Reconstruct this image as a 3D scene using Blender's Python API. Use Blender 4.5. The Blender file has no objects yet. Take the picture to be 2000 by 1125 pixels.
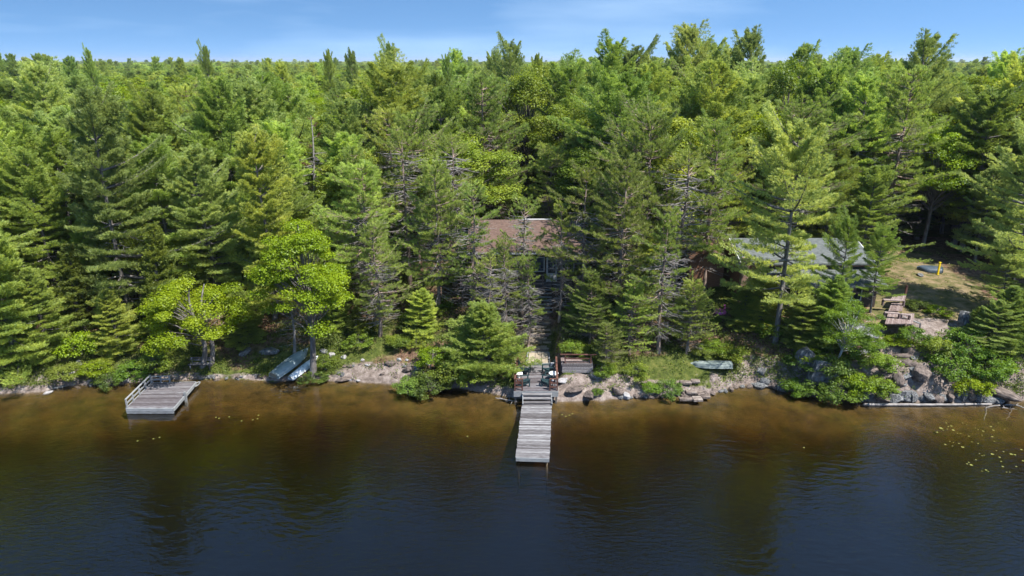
import bpy, math, random
import numpy as np
from math import radians as R, sin, cos, pi, tan, atan

# ------------------------------------------------------------------ camera, sky, sun, exposure
scn = bpy.context.scene
CAMH, PITCH, F = 22.0, R(18.4), 1333.0
cam = bpy.data.objects.new('camera', bpy.data.cameras.new('camera'))
scn.collection.objects.link(cam); scn.camera = cam
cam.location = (0, 0, CAMH); cam.rotation_euler = (R(90) - PITCH, 0, 0)
cam.data.sensor_width = 36; cam.data.lens = 24.0; cam.data.clip_end = 20000; cam.data.clip_start = .5

SUN_AZ, SUN_EL = R(124), R(58)
w = bpy.data.worlds.new('World'); scn.world = w; w.use_nodes = True
nt = w.node_tree; nd = nt.nodes; ln = nt.links
bg = nd['Background']; bg.inputs['Strength'].default_value = .108
sky = nd.new('ShaderNodeTexSky'); sky.sky_type = 'NISHITA'; sky.sun_disc = False
sky.sun_elevation = SUN_EL; sky.sun_rotation = SUN_AZ; sky.altitude = 200
sky.air_density = 1.0; sky.dust_density = .25; sky.ozone_density = 1.2
tc = nd.new('ShaderNodeTexCoord')
sx = nd.new('ShaderNodeSeparateXYZ'); ln.new(tc.outputs['Generated'], sx.inputs[0])
mm = nd.new('ShaderNodeMath'); mm.operation = 'MULTIPLY_ADD'; mm.inputs[1].default_value = 4.2; mm.inputs[2].default_value = .36
ln.new(sx.outputs['Z'], mm.inputs[0])
cx_ = nd.new('ShaderNodeCombineXYZ'); ln.new(sx.outputs['X'], cx_.inputs[0]); ln.new(sx.outputs['Y'], cx_.inputs[1]); ln.new(mm.outputs[0], cx_.inputs[2])
nm = nd.new('ShaderNodeVectorMath'); nm.operation = 'NORMALIZE'; ln.new(cx_.outputs[0], nm.inputs[0]); ln.new(nm.outputs[0], sky.inputs[0])
# thin cirrus streaks
mp = nd.new('ShaderNodeMapping'); mp.inputs['Scale'].default_value = (2.2, 1.2, 16); mp.inputs['Rotation'].default_value = (0, R(3), 0)
mp.inputs['Location'].default_value = (.3, 0, .35)
ln.new(tc.outputs['Generated'], mp.inputs[0])
cn = nd.new('ShaderNodeTexNoise'); cn.inputs['Scale'].default_value = 1.1; cn.inputs['Detail'].default_value = 5; cn.inputs['Roughness'].default_value = .45
ln.new(mp.outputs[0], cn.inputs['Vector'])
cr = nd.new('ShaderNodeMapRange'); cr.inputs[1].default_value = .53; cr.inputs[2].default_value = .75; cr.inputs[3].default_value = 0; cr.inputs[4].default_value = .20
ln.new(cn.outputs[0], cr.inputs[0])
fade = nd.new('ShaderNodeMapRange'); fade.inputs[1].default_value = .12; fade.inputs[2].default_value = .3; fade.inputs[3].default_value = 1; fade.inputs[4].default_value = 0
ln.new(sx.outputs['Z'], fade.inputs[0])
cm = nd.new('ShaderNodeMath'); cm.operation = 'MULTIPLY'; ln.new(cr.outputs[0], cm.inputs[0]); ln.new(fade.outputs[0], cm.inputs[1])
mx = nd.new('ShaderNodeMix'); mx.data_type = 'RGBA'; mx.inputs[7].default_value = (4.9, 6.1, 7.2, 1)
ln.new(cm.outputs[0], mx.inputs[0]); hs = nd.new('ShaderNodeHueSaturation'); hs.inputs['Saturation'].default_value = 1.16; hs.inputs['Hue'].default_value = .493; ln.new(sky.outputs[0], hs.inputs['Color']); ln.new(hs.outputs[0], mx.inputs[6]); ln.new(mx.outputs[2], bg.inputs[0])

sl = bpy.data.lights.new('sun', 'SUN'); sl.energy = 4.1; sl.angle = R(.6); sl.color = (1, .955, .88)
sun = bpy.data.objects.new('sun', sl); scn.collection.objects.link(sun)
sun.rotation_euler = (R(90) - SUN_EL, 0, pi - SUN_AZ)
scn.view_settings.view_transform = 'Standard'; scn.view_settings.look = 'None'
scn.view_settings.exposure = 1.32; scn.view_settings.gamma = 1
cy = scn.cycles
cy.max_bounces = 8; cy.diffuse_bounces = 6; cy.glossy_bounces = 2; cy.transmission_bounces = 6; cy.transparent_max_bounces = 6; cy.volume_bounces = 0
cy.use_denoising = True
cy.caustics_reflective = False; cy.caustics_refractive = False

rng = np.random.default_rng(7)
random.seed(7)

# ------------------------------------------------------------------ projections (world points of photo features)
def ray(px, py):
    a, b = (px - 1000) / F, (562.5 - py) / F
    return np.array([a, cos(PITCH) + b * sin(PITCH), -sin(PITCH) + b * cos(PITCH)])
def at_z(px, py, z=0.):
    d = ray(px, py); t = (z - CAMH) / d[2]
    return d[0] * t, d[1] * t
def at_y(px, py, Y):
    d = ray(px, py); t = Y / d[1]
    return d[0] * t, CAMH + d[2] * t
def xof(px, Y, z):
    return (px - 1000) / F * (Y * cos(PITCH) + (CAMH - z) * sin(PITCH))

# ------------------------------------------------------------------ numpy noise and terrain
_h = np.random.default_rng(3).random((256, 256))
def vnoise(x, y):
    xi = np.floor(x).astype(int); yi = np.floor(y).astype(int)
    fx = x - xi; fy = y - yi; fx = fx * fx * (3 - 2 * fx); fy = fy * fy * (3 - 2 * fy)
    g = lambda a, b: _h[a & 255, b & 255]
    return (g(xi, yi) * (1 - fx) + g(xi + 1, yi) * fx) * (1 - fy) + (g(xi, yi + 1) * (1 - fx) + g(xi + 1, yi + 1) * fx) * fy
def fbm(x, y, o=4):
    s = 0; a = .5; t = 0
    for i in range(o):
        s = s + a * vnoise(x * 2 ** i + 17 * i, y * 2 ** i + 9 * i); t += a; a *= .5
    return s / t - .5

SHORE = [(-900, 775), (0, 770), (90, 764), (150, 752), (235, 752), (290, 742), (390, 742), (450, 738), (540, 745), (600, 741), (660, 744), (720, 749), (790, 752), (830, 764),
         (880, 758), (960, 768), (1010, 778), (1090, 784), (1180, 782), (1250, 776), (1330, 774), (1390, 772), (1420, 758), (1470, 748), (1500, 755), (1560, 768), (1640, 782),
         (1700, 786), (1900, 786), (2000, 783), (2900, 775)]
_s = np.array([at_z(a, b, 0) for a, b in SHORE]); _o = np.argsort(_s[:, 0]); _s = _s[_o]
DROP = [(-900, 830), (0, 838), (150, 840), (300, 812), (500, 806), (700, 800), (830, 812), (930, 836), (1010, 826), (1100, 818), (1200, 812), (1300, 800), (1450, 830), (1600, 842), (1750, 835), (1900, 850), (2000, 860), (2900, 850)]
_d = np.array([at_z(a, b, -.4) for a, b in DROP]); _d = _d[np.argsort(_d[:, 0])]
def shore_y(x): return np.interp(x, _s[:, 0], _s[:, 1])
def height(x, y):
    x = np.asarray(x, float); y = np.asarray(y, float)
    ys = shore_y(x) + .5 * fbm(x * 1.3, x * .3 + 5, 3)
    d = y - ys
    L = np.interp(x, [-40, -20, -8, -2, 4, 10, 15, 17, 45], [8, 9, 9, 7, 7, 7.5, 6.5, 3.6, 3.2])
    A = np.interp(x, [-40, -5, 12, 18, 50], [5, 5, 4.8, 4.2, 4.2])
    land = A * (1 - np.exp(-np.maximum(d, 0) / L)) + .12 * np.minimum(np.maximum(d, 0) * 4, 1)
    land = land + np.minimum(np.maximum(d, 0) / 3, 1) * (.35 * fbm(x * .35, y * .35, 4)) + np.minimum(np.maximum(d, 0), 1) * .14 * fbm(x * 1.6, y * 1.6, 3)
    # broken granite on the right hand bluff
    bl = np.clip((x - 20) / 3, 0, 1) * np.clip(d / 1.0, 0, 1) * np.clip((6 - d) / 3, 0, 1)
    land = land + bl * (.9 * fbm(x * .8, y * .9, 3) + .25 * np.round(3 * fbm(x * .5 + 9, y * 1.1, 3)))
    far = np.clip((d - 40) / 200, 0, 1); land = land + far * 1.6 * fbm(x * .012, y * .012, 3)
    # level ground under the deck and the terrace, then the slope of the path
    cap = np.interp(y, [40, 45.6, 46.2, 48.2, 50.6, 51], [.45, .62, .85, 1.15, 3.5, 9.]); fx = np.clip((1.9 - np.abs(x - 1.75)) / .5, 0, 1)
    land = np.where(land > cap, land * (1 - fx) + cap * fx, land)
    yd = np.interp(x, _d[:, 0], _d[:, 1]); dd = ys - y
    shelf = -.10 - .085 * np.maximum(dd, 0) + .10 * fbm(x * .9, y * .9, 3)
    ov = np.maximum(yd + .9 * fbm(x * .3, y * .3, 3) - y, 0); drop = -.55 * np.minimum(ov, 1.3) - .20 * np.maximum(ov - 1.3, 0)
    bed = np.maximum(shelf + drop, -4.2)
    k = np.clip(d / .35 + .5, 0, 1)
    return np.where(d > .18, land, np.where(d < -.18, bed, bed * (1 - k) + land * k))
def gz(x, y): return float(height(np.array([x]), np.array([y]))[0])
def at_g(px, py):
    """ground point under a photo pixel"""
    d = ray(px, py); t = np.arange(30, 130, .08)
    t = t[np.argmax(CAMH + d[2] * t < height(d[0] * t, d[1] * t))]
    return float(d[0] * t), float(d[1] * t), float(CAMH + d[2] * t)

# ------------------------------------------------------------------ mesh plumbing
C = scn.collection.objects
def npmesh(name, V, Fa, n, rnd=None, mats=(), midx=None, smooth=False):
    me = bpy.data.meshes.new(name)
    V = np.asarray(V, np.float32); Fa = np.asarray(Fa, np.int32); nf = len(Fa)
    me.vertices.add(len(V)); me.vertices.foreach_set('co', V.ravel())
    me.loops.add(nf * n); me.loops.foreach_set('vertex_index', Fa.ravel())
    me.polygons.add(nf); me.polygons.foreach_set('loop_start', np.arange(0, nf * n, n, dtype=np.int32))
    if rnd is not None:
        a = me.attributes.new('rnd', 'FLOAT', 'FACE'); a.data.foreach_set('value', np.asarray(rnd, np.float32))
    for m in mats: me.materials.append(m)
    if midx is not None: me.polygons.foreach_set('material_index', np.asarray(midx, np.int32))
    if smooth: me.polygons.foreach_set('use_smooth', np.ones(nf, bool))
    me.update(calc_edges=True)
    return me

class MB:
    def __init__(s): s.v = []; s.f = []; s.r = []; s.sm = []
    def add(s, V, Fa, r=None, smooth=False):
        o = len(s.v); r = random.random() if r is None else r
        s.v += [tuple(map(float, p)) for p in V]; s.f += [tuple(int(i) + o for i in q) for q in Fa]
        s.r += [r] * len(Fa); s.sm += [smooth] * len(Fa); return s
    def box(s, c, size, rz=0, rx=0, ry=0, r=None, ch=0):
        hx, hy, hz = [k / 2 for k in size]
        P = np.array([(a * hx, b * hy, e * hz) for e in (-1, 1) for b in (-1, 1) for a in (-1, 1)])
        P = rot(P, rx, ry, rz) + np.array(c)
        return s.add(P, [(0, 2, 3, 1), (4, 5, 7, 6), (0, 1, 5, 4), (2, 6, 7, 3), (0, 4, 6, 2), (1, 3, 7, 5)], r)
    def bar(s, a, b, wd, ht, r=None):
        """box beam from a to b (centre line)"""
        a = np.array(a, float); b = np.array(b, float); t = b - a; L = np.linalg.norm(t); t /= L
        u = np.cross((0, 0, 1) if abs(t[2]) < .95 else (0, 1, 0), t); u /= np.linalg.norm(u); v = np.cross(t, u)
        P = [p + u * i * wd / 2 + v * j * ht / 2 for p in (a, b) for j in (-1, 1) for i in (-1, 1)]
        return s.add(P, [(0, 1, 3, 2), (4, 6, 7, 5), (0, 4, 5, 1), (2, 3, 7, 6), (0, 2, 6, 4), (1, 5, 7, 3)], r)
    def tube(s, pts, rad, S=8, r=None):
        V, Fa = tubes(np.array([pts], float), np.array([rad], float), S)
        n = len(pts); k = len(V)
        return s.add(np.vstack([V, [pts[0], pts[-1]]]), [tuple(q) for q in Fa] + [((i + 1) % S, i, k) for i in range(S)] + [((n - 1) * S + i, (n - 1) * S + (i + 1) % S, k + 1) for i in range(S)], r, True)
    def lathe(s, prof, S=16, c=(0, 0, 0), r=None, sxy=(1, 1)):
        V = [(c[0] + p[0] * cos(2 * pi * i / S) * sxy[0], c[1] + p[0] * sin(2 * pi * i / S) * sxy[1], c[2] + p[1]) for p in prof for i in range(S)]
        Fa = [(j * S + i, j * S + (i + 1) % S, (j + 1) * S + (i + 1) % S, (j + 1) * S + i) for j in range(len(prof) - 1) for i in range(S)]
        return s.add(V, Fa, r, True)
    def poly(s, pts, r=None): return s.add(pts, [tuple(range(len(pts)))], r)
    def prism(s, pts, vec, r=None):
        n = len(pts); P = [np.array(p, float) for p in pts]; v = np.array(vec, float)
        return s.add(P + [p + v for p in P], [tuple(range(n))[::-1], tuple(range(n, 2 * n))] + [(i, (i + 1) % n, n + (i + 1) % n, n + i) for i in range(n)], r)
    def obj(s, name, mat, parent=None, loc=None, bevel=0):
        me = bpy.data.meshes.new(name); me.from_pydata(s.v, [], s.f)
        a = me.attributes.new('rnd', 'FLOAT', 'FACE'); a.data.foreach_set('value', np.array(s.r, np.float32))
        me.polygons.foreach_set('use_smooth', s.sm)
        for m in (mat if isinstance(mat, (list, tuple)) else [mat]): me.materials.append(m)
        o = bpy.data.objects.new(name, me); C.link(o)
        if parent: o.parent = parent
        if loc is not None: o.location = loc
        if bevel:
            b = o.modifiers.new('b', 'BEVEL'); b.width = bevel; b.segments = 2; b.limit_method = 'ANGLE'
        return o
def rot(P, rx=0, ry=0, rz=0):
    P = np.asarray(P, float)
    if rx: c, s = cos(rx), sin(rx); P = P @ np.array([[1, 0, 0], [0, c, -s], [0, s, c]]).T
    if ry: c, s = cos(ry), sin(ry); P = P @ np.array([[c, 0, s], [0, 1, 0], [-s, 0, c]]).T
    if rz: c, s = cos(rz), sin(rz); P = P @ np.array([[c, -s, 0], [s, c, 0], [0, 0, 1]]).T
    return P
def tubes(P, Rr, S):
    """P (B,K,3), Rr (B,K) -> quads"""
    B, K, _ = P.shape
    T = np.gradient(P, axis=1); T /= np.linalg.norm(T, axis=2, keepdims=True) + 1e-9
    m = T.mean(axis=1); ref = np.where(np.abs(m[:, 2:3]) > .85, np.array([[1., 0, 0]]), np.array([[0, 0, 1.]]))
    U = np.cross(T, ref[:, None, :]); U /= np.linalg.norm(U, axis=2, keepdims=True) + 1e-9
    W = np.cross(T, U)
    a = np.arange(S) * 2 * pi / S
    V = P[:, :, None, :] + Rr[:, :, None, None] * (U[:, :, None, :] * np.cos(a)[None, None, :, None] + W[:, :, None, :] * np.sin(a)[None, None, :, None])
    b, k, s = np.meshgrid(np.arange(B), np.arange(K - 1), np.arange(S), indexing='ij')
    i0 = (b * K + k) * S + s; i1 = (b * K + k) * S + (s + 1) % S
    Fa = np.stack([i0, i1, i1 + S, i0 + S], -1).reshape(-1, 4)
    return V.reshape(-1, 3), Fa

def tag(o, label=None, cat=None, group=None, kind=None):
    if label: o['label'] = label
    if cat: o['category'] = cat
    if group: o['group'] = group
    if kind: o['kind'] = kind
    return o
def empty(name, loc, label, cat, group=None, rz=0):
    o = bpy.data.objects.new(name, None); C.link(o); o.location = loc; o.rotation_euler = (0, 0, rz); o.empty_display_size = .3
    return tag(o, label, cat, group)

# ------------------------------------------------------------------ materials
def newmat(name):
    m = bpy.data.materials.new(name); m.use_nodes = True
    for n in list(m.node_tree.nodes): m.node_tree.nodes.remove(n)
    return m, m.node_tree.nodes, m.node_tree.links
def ramp(nd, stops, interp='LINEAR'):
    r = nd.new('ShaderNodeValToRGB'); r.color_ramp.interpolation = interp
    e = r.color_ramp.elements
    while len(e) < len(stops): e.new(.5)
    for i, (p, c) in enumerate(stops): e[i].position = p; e[i].color = (*c, 1)
    return r
def noise(nd, ln, scale, detail=3, rough=.55, vec=None, coord='Object', sc=None):
    n = nd.new('ShaderNodeTexNoise'); n.inputs['Scale'].default_value = scale; n.inputs['Detail'].default_value = detail; n.inputs['Roughness'].default_value = rough
    t = nd.new('ShaderNodeTexCoord'); src = t.outputs[coord]
    if sc:
        m = nd.new('ShaderNodeMapping'); m.inputs['Scale'].default_value = sc; ln.new(src, m.inputs[0]); src = m.outputs[0]
    ln.new(src, n.inputs['Vector']); return n
def math_(nd, ln, op, a, b=None, c=None):
    m = nd.new('ShaderNodeMath'); m.operation = op
    for i, v in enumerate((a, b, c)):
        if v is None: continue
        if hasattr(v, 'links'): ln.new(v, m.inputs[i])
        else: m.inputs[i].default_value = v
    return m.outputs[0]
def foliage(name, lo, mid, hi, transl=.3, vary=.5, hue=.03):
    m, nd, ln = newmat(name)
    at = nd.new('ShaderNodeAttribute'); at.attribute_name = 'rnd'
    oi = nd.new('ShaderNodeObjectInfo')
    n = noise(nd, ln, .55, 2, .5)
    v = math_(nd, ln, 'MULTIPLY_ADD', at.outputs['Fac'], .40, math_(nd, ln, 'MULTIPLY', n.outputs[0], .60))
    v = math_(nd, ln, 'ADD', v, math_(nd, ln, 'MULTIPLY_ADD', oi.outputs['Random'], vary * .5, -vary * .25))
    r = ramp(nd, [(.16, lo), (.50, mid), (.84, hi)]); ln.new(v, r.inputs[0])
    h = nd.new('ShaderNodeHueSaturation')
    ln.new(math_(nd, ln, 'MULTIPLY_ADD', math_(nd, ln, 'FRACT', math_(nd, ln, 'MULTIPLY', oi.outputs['Random'], 7.3)), hue, .5 - hue / 2), h.inputs['Hue'])
    ln.new(math_(nd, ln, 'MULTIPLY_ADD', math_(nd, ln, 'FRACT', math_(nd, ln, 'MULTIPLY', oi.outputs['Random'], 13.7)), .4, .8), h.inputs['Value'])
    ln.new(r.outputs[0], h.inputs['Color'])
    d = nd.new('ShaderNodeBsdfDiffuse'); t = nd.new('ShaderNodeBsdfTranslucent'); mi = nd.new('ShaderNodeMixShader'); mi.inputs[0].default_value = transl
    ln.new(h.outputs[0], d.inputs[0])
    g = nd.new('ShaderNodeHueSaturation'); g.inputs['Hue'].default_value = .485; g.inputs['Saturation'].default_value = 1.1; g.inputs['Value'].default_value = 1.25; ln.new(h.outputs[0], g.inputs['Color']); ln.new(g.outputs[0], t.inputs[0])
    ln.new(d.outputs[0], mi.inputs[1]); ln.new(t.outputs[0], mi.inputs[2])
    gl = nd.new('ShaderNodeBsdfGlossy'); gl.inputs['Roughness'].default_value = .45; gl.inputs[0].default_value = (.9, .95, 1, 1)
    m2 = nd.new('ShaderNodeMixShader'); m2.inputs[0].default_value = .014; ln.new(mi.outputs[0], m2.inputs[1]); ln.new(gl.outputs[0], m2.inputs[2])
    o = nd.new('ShaderNodeOutputMaterial'); ln.new(m2.outputs[0], o.inputs[0]); return m
def solid(name, stops, scale=3, rough=.8, detail=5, bump=0, sc=None, rndw=.0, spec=.3, metallic=0, coord='Object', bscale=None):
    """noise driven colour ramp, optional per-plank offset"""
    m, nd, ln = newmat(name)
    n = noise(nd, ln, scale, detail, .6, sc=sc, coord=coord); v = n.outputs[0]
    if rndw:
        at = nd.new('ShaderNodeAttribute'); at.attribute_name = 'rnd'
        v = math_(nd, ln, 'ADD', v, math_(nd, ln, 'MULTIPLY_ADD', at.outputs['Fac'], rndw, -rndw / 2))
    r = ramp(nd, stops); ln.new(v, r.inputs[0])
    b = nd.new('ShaderNodeBsdfPrincipled'); b.inputs['Roughness'].default_value = rough; b.inputs['Metallic'].default_value = metallic
    b.inputs['Specular IOR Level'].default_value = spec
    ln.new(r.outputs[0], b.inputs['Base Color'])
    if bump:
        n2 = noise(nd, ln, bscale or scale * 2.5, 5, .6, sc=sc, coord=coord)
        bp = nd.new('ShaderNodeBump'); bp.inputs['Strength'].default_value = bump; bp.inputs['Distance'].default_value = .05; ln.new(n2.outputs[0], bp.inputs['Height']); ln.new(bp.outputs[0], b.inputs['Normal'])
    o = nd.new('ShaderNodeOutputMaterial'); ln.new(b.outputs[0], o.inputs[0]); return m

M = {}
M['wpine'] = foliage('white_pine_needles', (0.121, 0.186, 0.052), (0.300, 0.396, 0.086), (0.568, 0.634, 0.120), .48, .5, .03)
M['wpine_blue'] = foliage('bluish_pine_needles', (0.133, 0.193, 0.061), (0.314, 0.399, 0.113), (0.554, 0.603, 0.146), .48, .4, .015)
M['wpine_gold'] = foliage('golden_pine_needles', (0.114, 0.167, 0.046), (0.275, 0.367, 0.075), (0.469, 0.550, 0.112), .48, .4, .03)
M['wpine_young'] = foliage('young_pine_needles', (0.094, 0.135, 0.033), (0.224, 0.295, 0.061), (0.373, 0.414, 0.088), .48, .3, .02)
M['rpine'] = foliage('red_pine_needles', (0.120, 0.162, 0.046), (0.282, 0.367, 0.081), (0.506, 0.575, 0.119), .48, .5, .03)
M['maple'] = foliage('maple_leaves', (0.082, 0.129, 0.005), (0.192, 0.274, 0.009), (0.307, 0.381, 0.020), .48, .2, .02)
M['broad'] = foliage('broad_leaves', (0.078, 0.123, 0.019), (0.181, 0.248, 0.030), (0.325, 0.370, 0.046), .48, .5, .02)
M['broad_lime'] = foliage('lime_leaves', (0.099, 0.157, 0.009), (0.207, 0.294, 0.014), (0.330, 0.419, 0.022), .48, .4, .02)
M['spruce'] = foliage('spruce_needles', (0.033, 0.061, 0.025), (0.071, 0.115, 0.038), (0.120, 0.168, 0.048), .48, .4, .02)
M['cedar'] = foliage('cedar_sprays', (0.083, 0.116, 0.024), (0.158, 0.193, 0.036), (0.249, 0.279, 0.046), .48, .3, .02)
M['birchleaf'] = foliage('birch_leaves', (0.066, 0.125, 0.012), (0.144, 0.234, 0.024), (0.231, 0.333, 0.035), .48, .3, .02)
M['shrub'] = foliage('shrub_leaves', (0.056, 0.100, 0.018), (0.127, 0.190, 0.031), (0.211, 0.280, 0.044), .48, .7, .05)
M['browntuft'] = foliage('dead_needles', (.10, .045, .03), (.17, .08, .05), (.25, .13, .08), .48, .3, .02)
M['herb'] = foliage('ground_plants', (0.048, 0.077, 0.014), (0.096, 0.144, 0.024), (0.163, 0.211, 0.035), .48, .3, .03)
M['bark'] = solid('grey_bark', [(.3, (.07, .062, .056)), (.5, (.15, .135, .125)), (.7, (.26, .24, .225))], 5, .9, 5, .6, sc=(1, 1, .25))
M['redbark'] = solid('reddish_bark', [(.3, (0.098, 0.070, 0.059)), (.5, (0.238, 0.175, 0.140)), (.7, (0.392, 0.308, 0.266))], 5, .9, 5, .6, sc=(1, 1, .25))
M['deadwood'] = solid('dead_grey_wood', [(.3, (0.135, 0.121, 0.114)), (.6, (0.283, 0.262, 0.249))], 4, .9)
M['birchbark'] = solid('white_birch_bark', [(.36, (0.038, 0.034, 0.030)), (.44, (0.375, 0.367, 0.360)), (.7, (0.510, 0.503, 0.495))], 3, .7, 4, .2, sc=(1, 1, 3))
M['wood'] = solid('weathered_deck_wood', [(.25, (0.060, 0.052, 0.052)), (.5, (0.135, 0.127, 0.130)), (.68, (0.230, 0.224, 0.229)), (.8, (0.310, 0.312, 0.312))], 2.6, .85, 6, .3, sc=(1, 9, 9), rndw=.42)
M['woody'] = solid('weathered_wood_lengthwise', [(.25, (0.066, 0.055, 0.055)), (.5, (0.138, 0.127, 0.129)), (.75, (0.242, 0.231, 0.237))], 2.6, .85, 6, .3, sc=(6, 1, 6), rndw=.35)
M['purplewood'] = solid('purplish_old_deck_wood', [(.25, (0.053, 0.043, 0.046)), (.5, (0.106, 0.093, 0.099)), (.72, (0.174, 0.168, 0.179)), (.85, (0.266, 0.287, 0.299))], 2.6, .85, 6, .3, sc=(1, 9, 9), rndw=.36)
M['pinkwood'] = solid('rosy_deck_wood', [(.3, (0.121, 0.083, 0.074)), (.55, (0.231, 0.176, 0.165)), (.75, (0.308, 0.259, 0.242))], 2.6, .85, 6, .3, sc=(6, 1, 6), rndw=.3)
M['brownwood'] = solid('brown_stained_wood', [(.3, (0.058, 0.023, 0.017)), (.7, (0.136, 0.065, 0.047))], 4, .7, 5, .2, rndw=.2)
M['greywood'] = solid('pale_grey_wood', [(.3, (0.144, 0.150, 0.156)), (.7, (0.300, 0.312, 0.318))], 3, .8, 5, .2, sc=(1, 6, 6), rndw=.2)
M['concrete'] = solid('beige_pavers', [(.3, (0.216, 0.174, 0.126)), (.5, (0.312, 0.264, 0.198)), (.75, (0.384, 0.336, 0.264))], 2.5, .9, 6, .3, rndw=.15)
M['granite'] = solid('pink_granite', [(.28, (0.053, 0.043, 0.039)), (.45, (0.142, 0.112, 0.097)), (.6, (0.221, 0.183, 0.160)), (.78, (0.306, 0.280, 0.251))], 3.2, .9, 9, 1.0, bscale=6, rndw=.2)
M['greyrock'] = solid('grey_lichened_rock', [(.34, (0.038, 0.038, 0.042)), (.5, (0.112, 0.115, 0.119)), (.64, (0.238, 0.245, 0.245)), (.8, (0.420, 0.420, 0.406))], 4.5, .9, 9, 1.0, bscale=7)
M['whiterock'] = solid('pale_rock', [(.3, (0.162, 0.156, 0.162)), (.55, (0.313, 0.302, 0.307)), (.8, (0.405, 0.400, 0.400))], 2.5, .9, 6, .5)
M['brownroof'] = solid('brown_shingles', [(.3, (0.063, 0.040, 0.032)), (.5, (0.109, 0.069, 0.055)), (.7, (0.155, 0.105, 0.084))], 2.2, .9, 8, .4, sc=(2, 5, 5))
M['rustroof'] = solid('rust_brown_shingles', [(.3, (0.150, 0.075, 0.045)), (.5, (0.255, 0.135, 0.083)), (.7, (0.315, 0.188, 0.120))], 2, .9, 8, .4, sc=(4, 4, 4))
M['greyroof'] = solid('grey_green_shingles', [(.3, (0.060, 0.067, 0.067)), (.5, (0.096, 0.107, 0.107)), (.7, (0.136, 0.148, 0.145))], 1.5, .9, 8, .4, sc=(2, 4, 4))
M['darkwall'] = solid('dark_brown_siding', [(.3, (.035, .026, .022)), (.7, (.08, .06, .05))], 3, .8, 4, .2, sc=(1, 1, 8))
M['logwall'] = solid('rust_brown_siding', [(.3, (0.162, 0.074, 0.047)), (.7, (0.324, 0.162, 0.101))], 3, .8, 4, .2, sc=(1, 1, 8))
M['white'] = solid('white_paint', [(.3, (0.495, 0.495, 0.495)), (.7, (0.615, 0.615, 0.615))], 4, .5)
M['whiteplastic'] = solid('white_plastic', [(.3, (.78, .78, .78)), (.7, (.86, .86, .86))], 4, .35)
M['darkgreen'] = solid('dark_green_plastic', [(.3, (.010, .026, .03)), (.7, (.028, .055, .062))], 4, .5)
M['alu'] = solid('pale_blue_aluminium', [(.3, (0.167, 0.225, 0.249)), (.55, (0.283, 0.358, 0.384)), (.8, (0.416, 0.483, 0.500))], 1.4, .5, 5, .1, metallic=.35)
M['boatwhite'] = solid('scuffed_white_hull', [(.35, (.25, .30, .32)), (.5, (.62, .66, .68)), (.8, (.8, .82, .83))], 3.5, .5)
M['boatgrey'] = solid('grey_green_hull', [(.3, (0.095, 0.123, 0.118)), (.6, (0.190, 0.224, 0.213)), (.8, (0.280, 0.302, 0.291))], 2.5, .6)
M['yellow'] = solid('yellow_paint', [(.3, (.70, .48, .01)), (.7, (.85, .62, .02))], 4, .5)
M['blue'] = solid('blue_tarp', [(.3, (0.026, 0.049, 0.072)), (.7, (0.078, 0.098, 0.122))], 4, .5)
M['pink'] = solid('pink_plastic', [(.3, (.72, .10, .42)), (.7, (.85, .25, .58))], 6, .45)
M['red'] = solid('red_plastic', [(.3, (.35, .02, .03)), (.7, (.5, .05, .05))], 4, .5)
M['brick'] = solid('brown_brick', [(.35, (.13, .075, .055)), (.5, (.28, .18, .14)), (.7, (.42, .31, .25))], 4, .9, 4, .5, sc=(1.5, 1.5, 5))
M['gravel'] = solid('pale_gravel', [(.3, (0.120, 0.108, 0.090)), (.7, (0.240, 0.216, 0.186))], 6, .95, 6)
M['lily'] = solid('yellow_lily_pads', [(.3, (0.150, 0.165, 0.030)), (.7, (0.310, 0.300, 0.125))], 3, .5, coord='Generated', rndw=.4)
m, nd, ln = newmat('window_glass'); b = nd.new('ShaderNodeBsdfPrincipled'); b.inputs['Base Color'].default_value = (.02, .03, .035, 1); b.inputs['Roughness'].default_value = .08
o = nd.new('ShaderNodeOutputMaterial'); ln.new(b.outputs[0], o.inputs[0]); M['glass'] = m

# ground: leaf litter, moss, dry lawn, granite, lake bed
m, nd, ln = newmat('forest_ground')
at = nd.new('ShaderNodeAttribute'); at.attribute_name = 'mask'   # r lawn, g rock, b moss
sp = nd.new('ShaderNodeSeparateColor'); ln.new(at.outputs['Color'], sp.inputs[0])
n1 = noise(nd, ln, 2.4, 8, .72); n2 = noise(nd, ln, .5, 5, .6); n3 = noise(nd, ln, 1.1, 6, .7); n4 = noise(nd, ln, 9, 4, .7)
litter = ramp(nd, [(.3, (0.037, 0.021, 0.013)), (.45, (0.098, 0.058, 0.037)), (.56, (0.183, 0.115, 0.076)), (.72, (0.256, 0.189, 0.134))]); ln.new(n1.outputs[0], litter.inputs[0])
moss = ramp(nd, [(.3, (0.021, 0.030, 0.007)), (.5, (0.061, 0.079, 0.016)), (.7, (0.134, 0.134, 0.037))]); ln.new(n1.outputs[0], moss.inputs[0])
lawn = ramp(nd, [(.34, (.055, .065, .020)), (.46, (.115, .105, .042)), (.56, (.19, .145, .08)), (.7, (.26, .195, .125))]); ln.new(n3.outputs[0], lawn.inputs[0])
rock = ramp(nd, [(.25, (0.043, 0.037, 0.034)), (.42, (0.134, 0.106, 0.091)), (.56, (0.231, 0.189, 0.168)), (.7, (0.335, 0.304, 0.280))]); ln.new(n1.outputs[0], rock.inputs[0])
bed = ramp(nd, [(.32, (.042, .030, .013)), (.46, (.085, .060, .022)), (.56, (.115, .078, .027)), (.72, (.165, .110, .035))]); ln.new(n3.outputs[0], bed.inputs[0])
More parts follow.
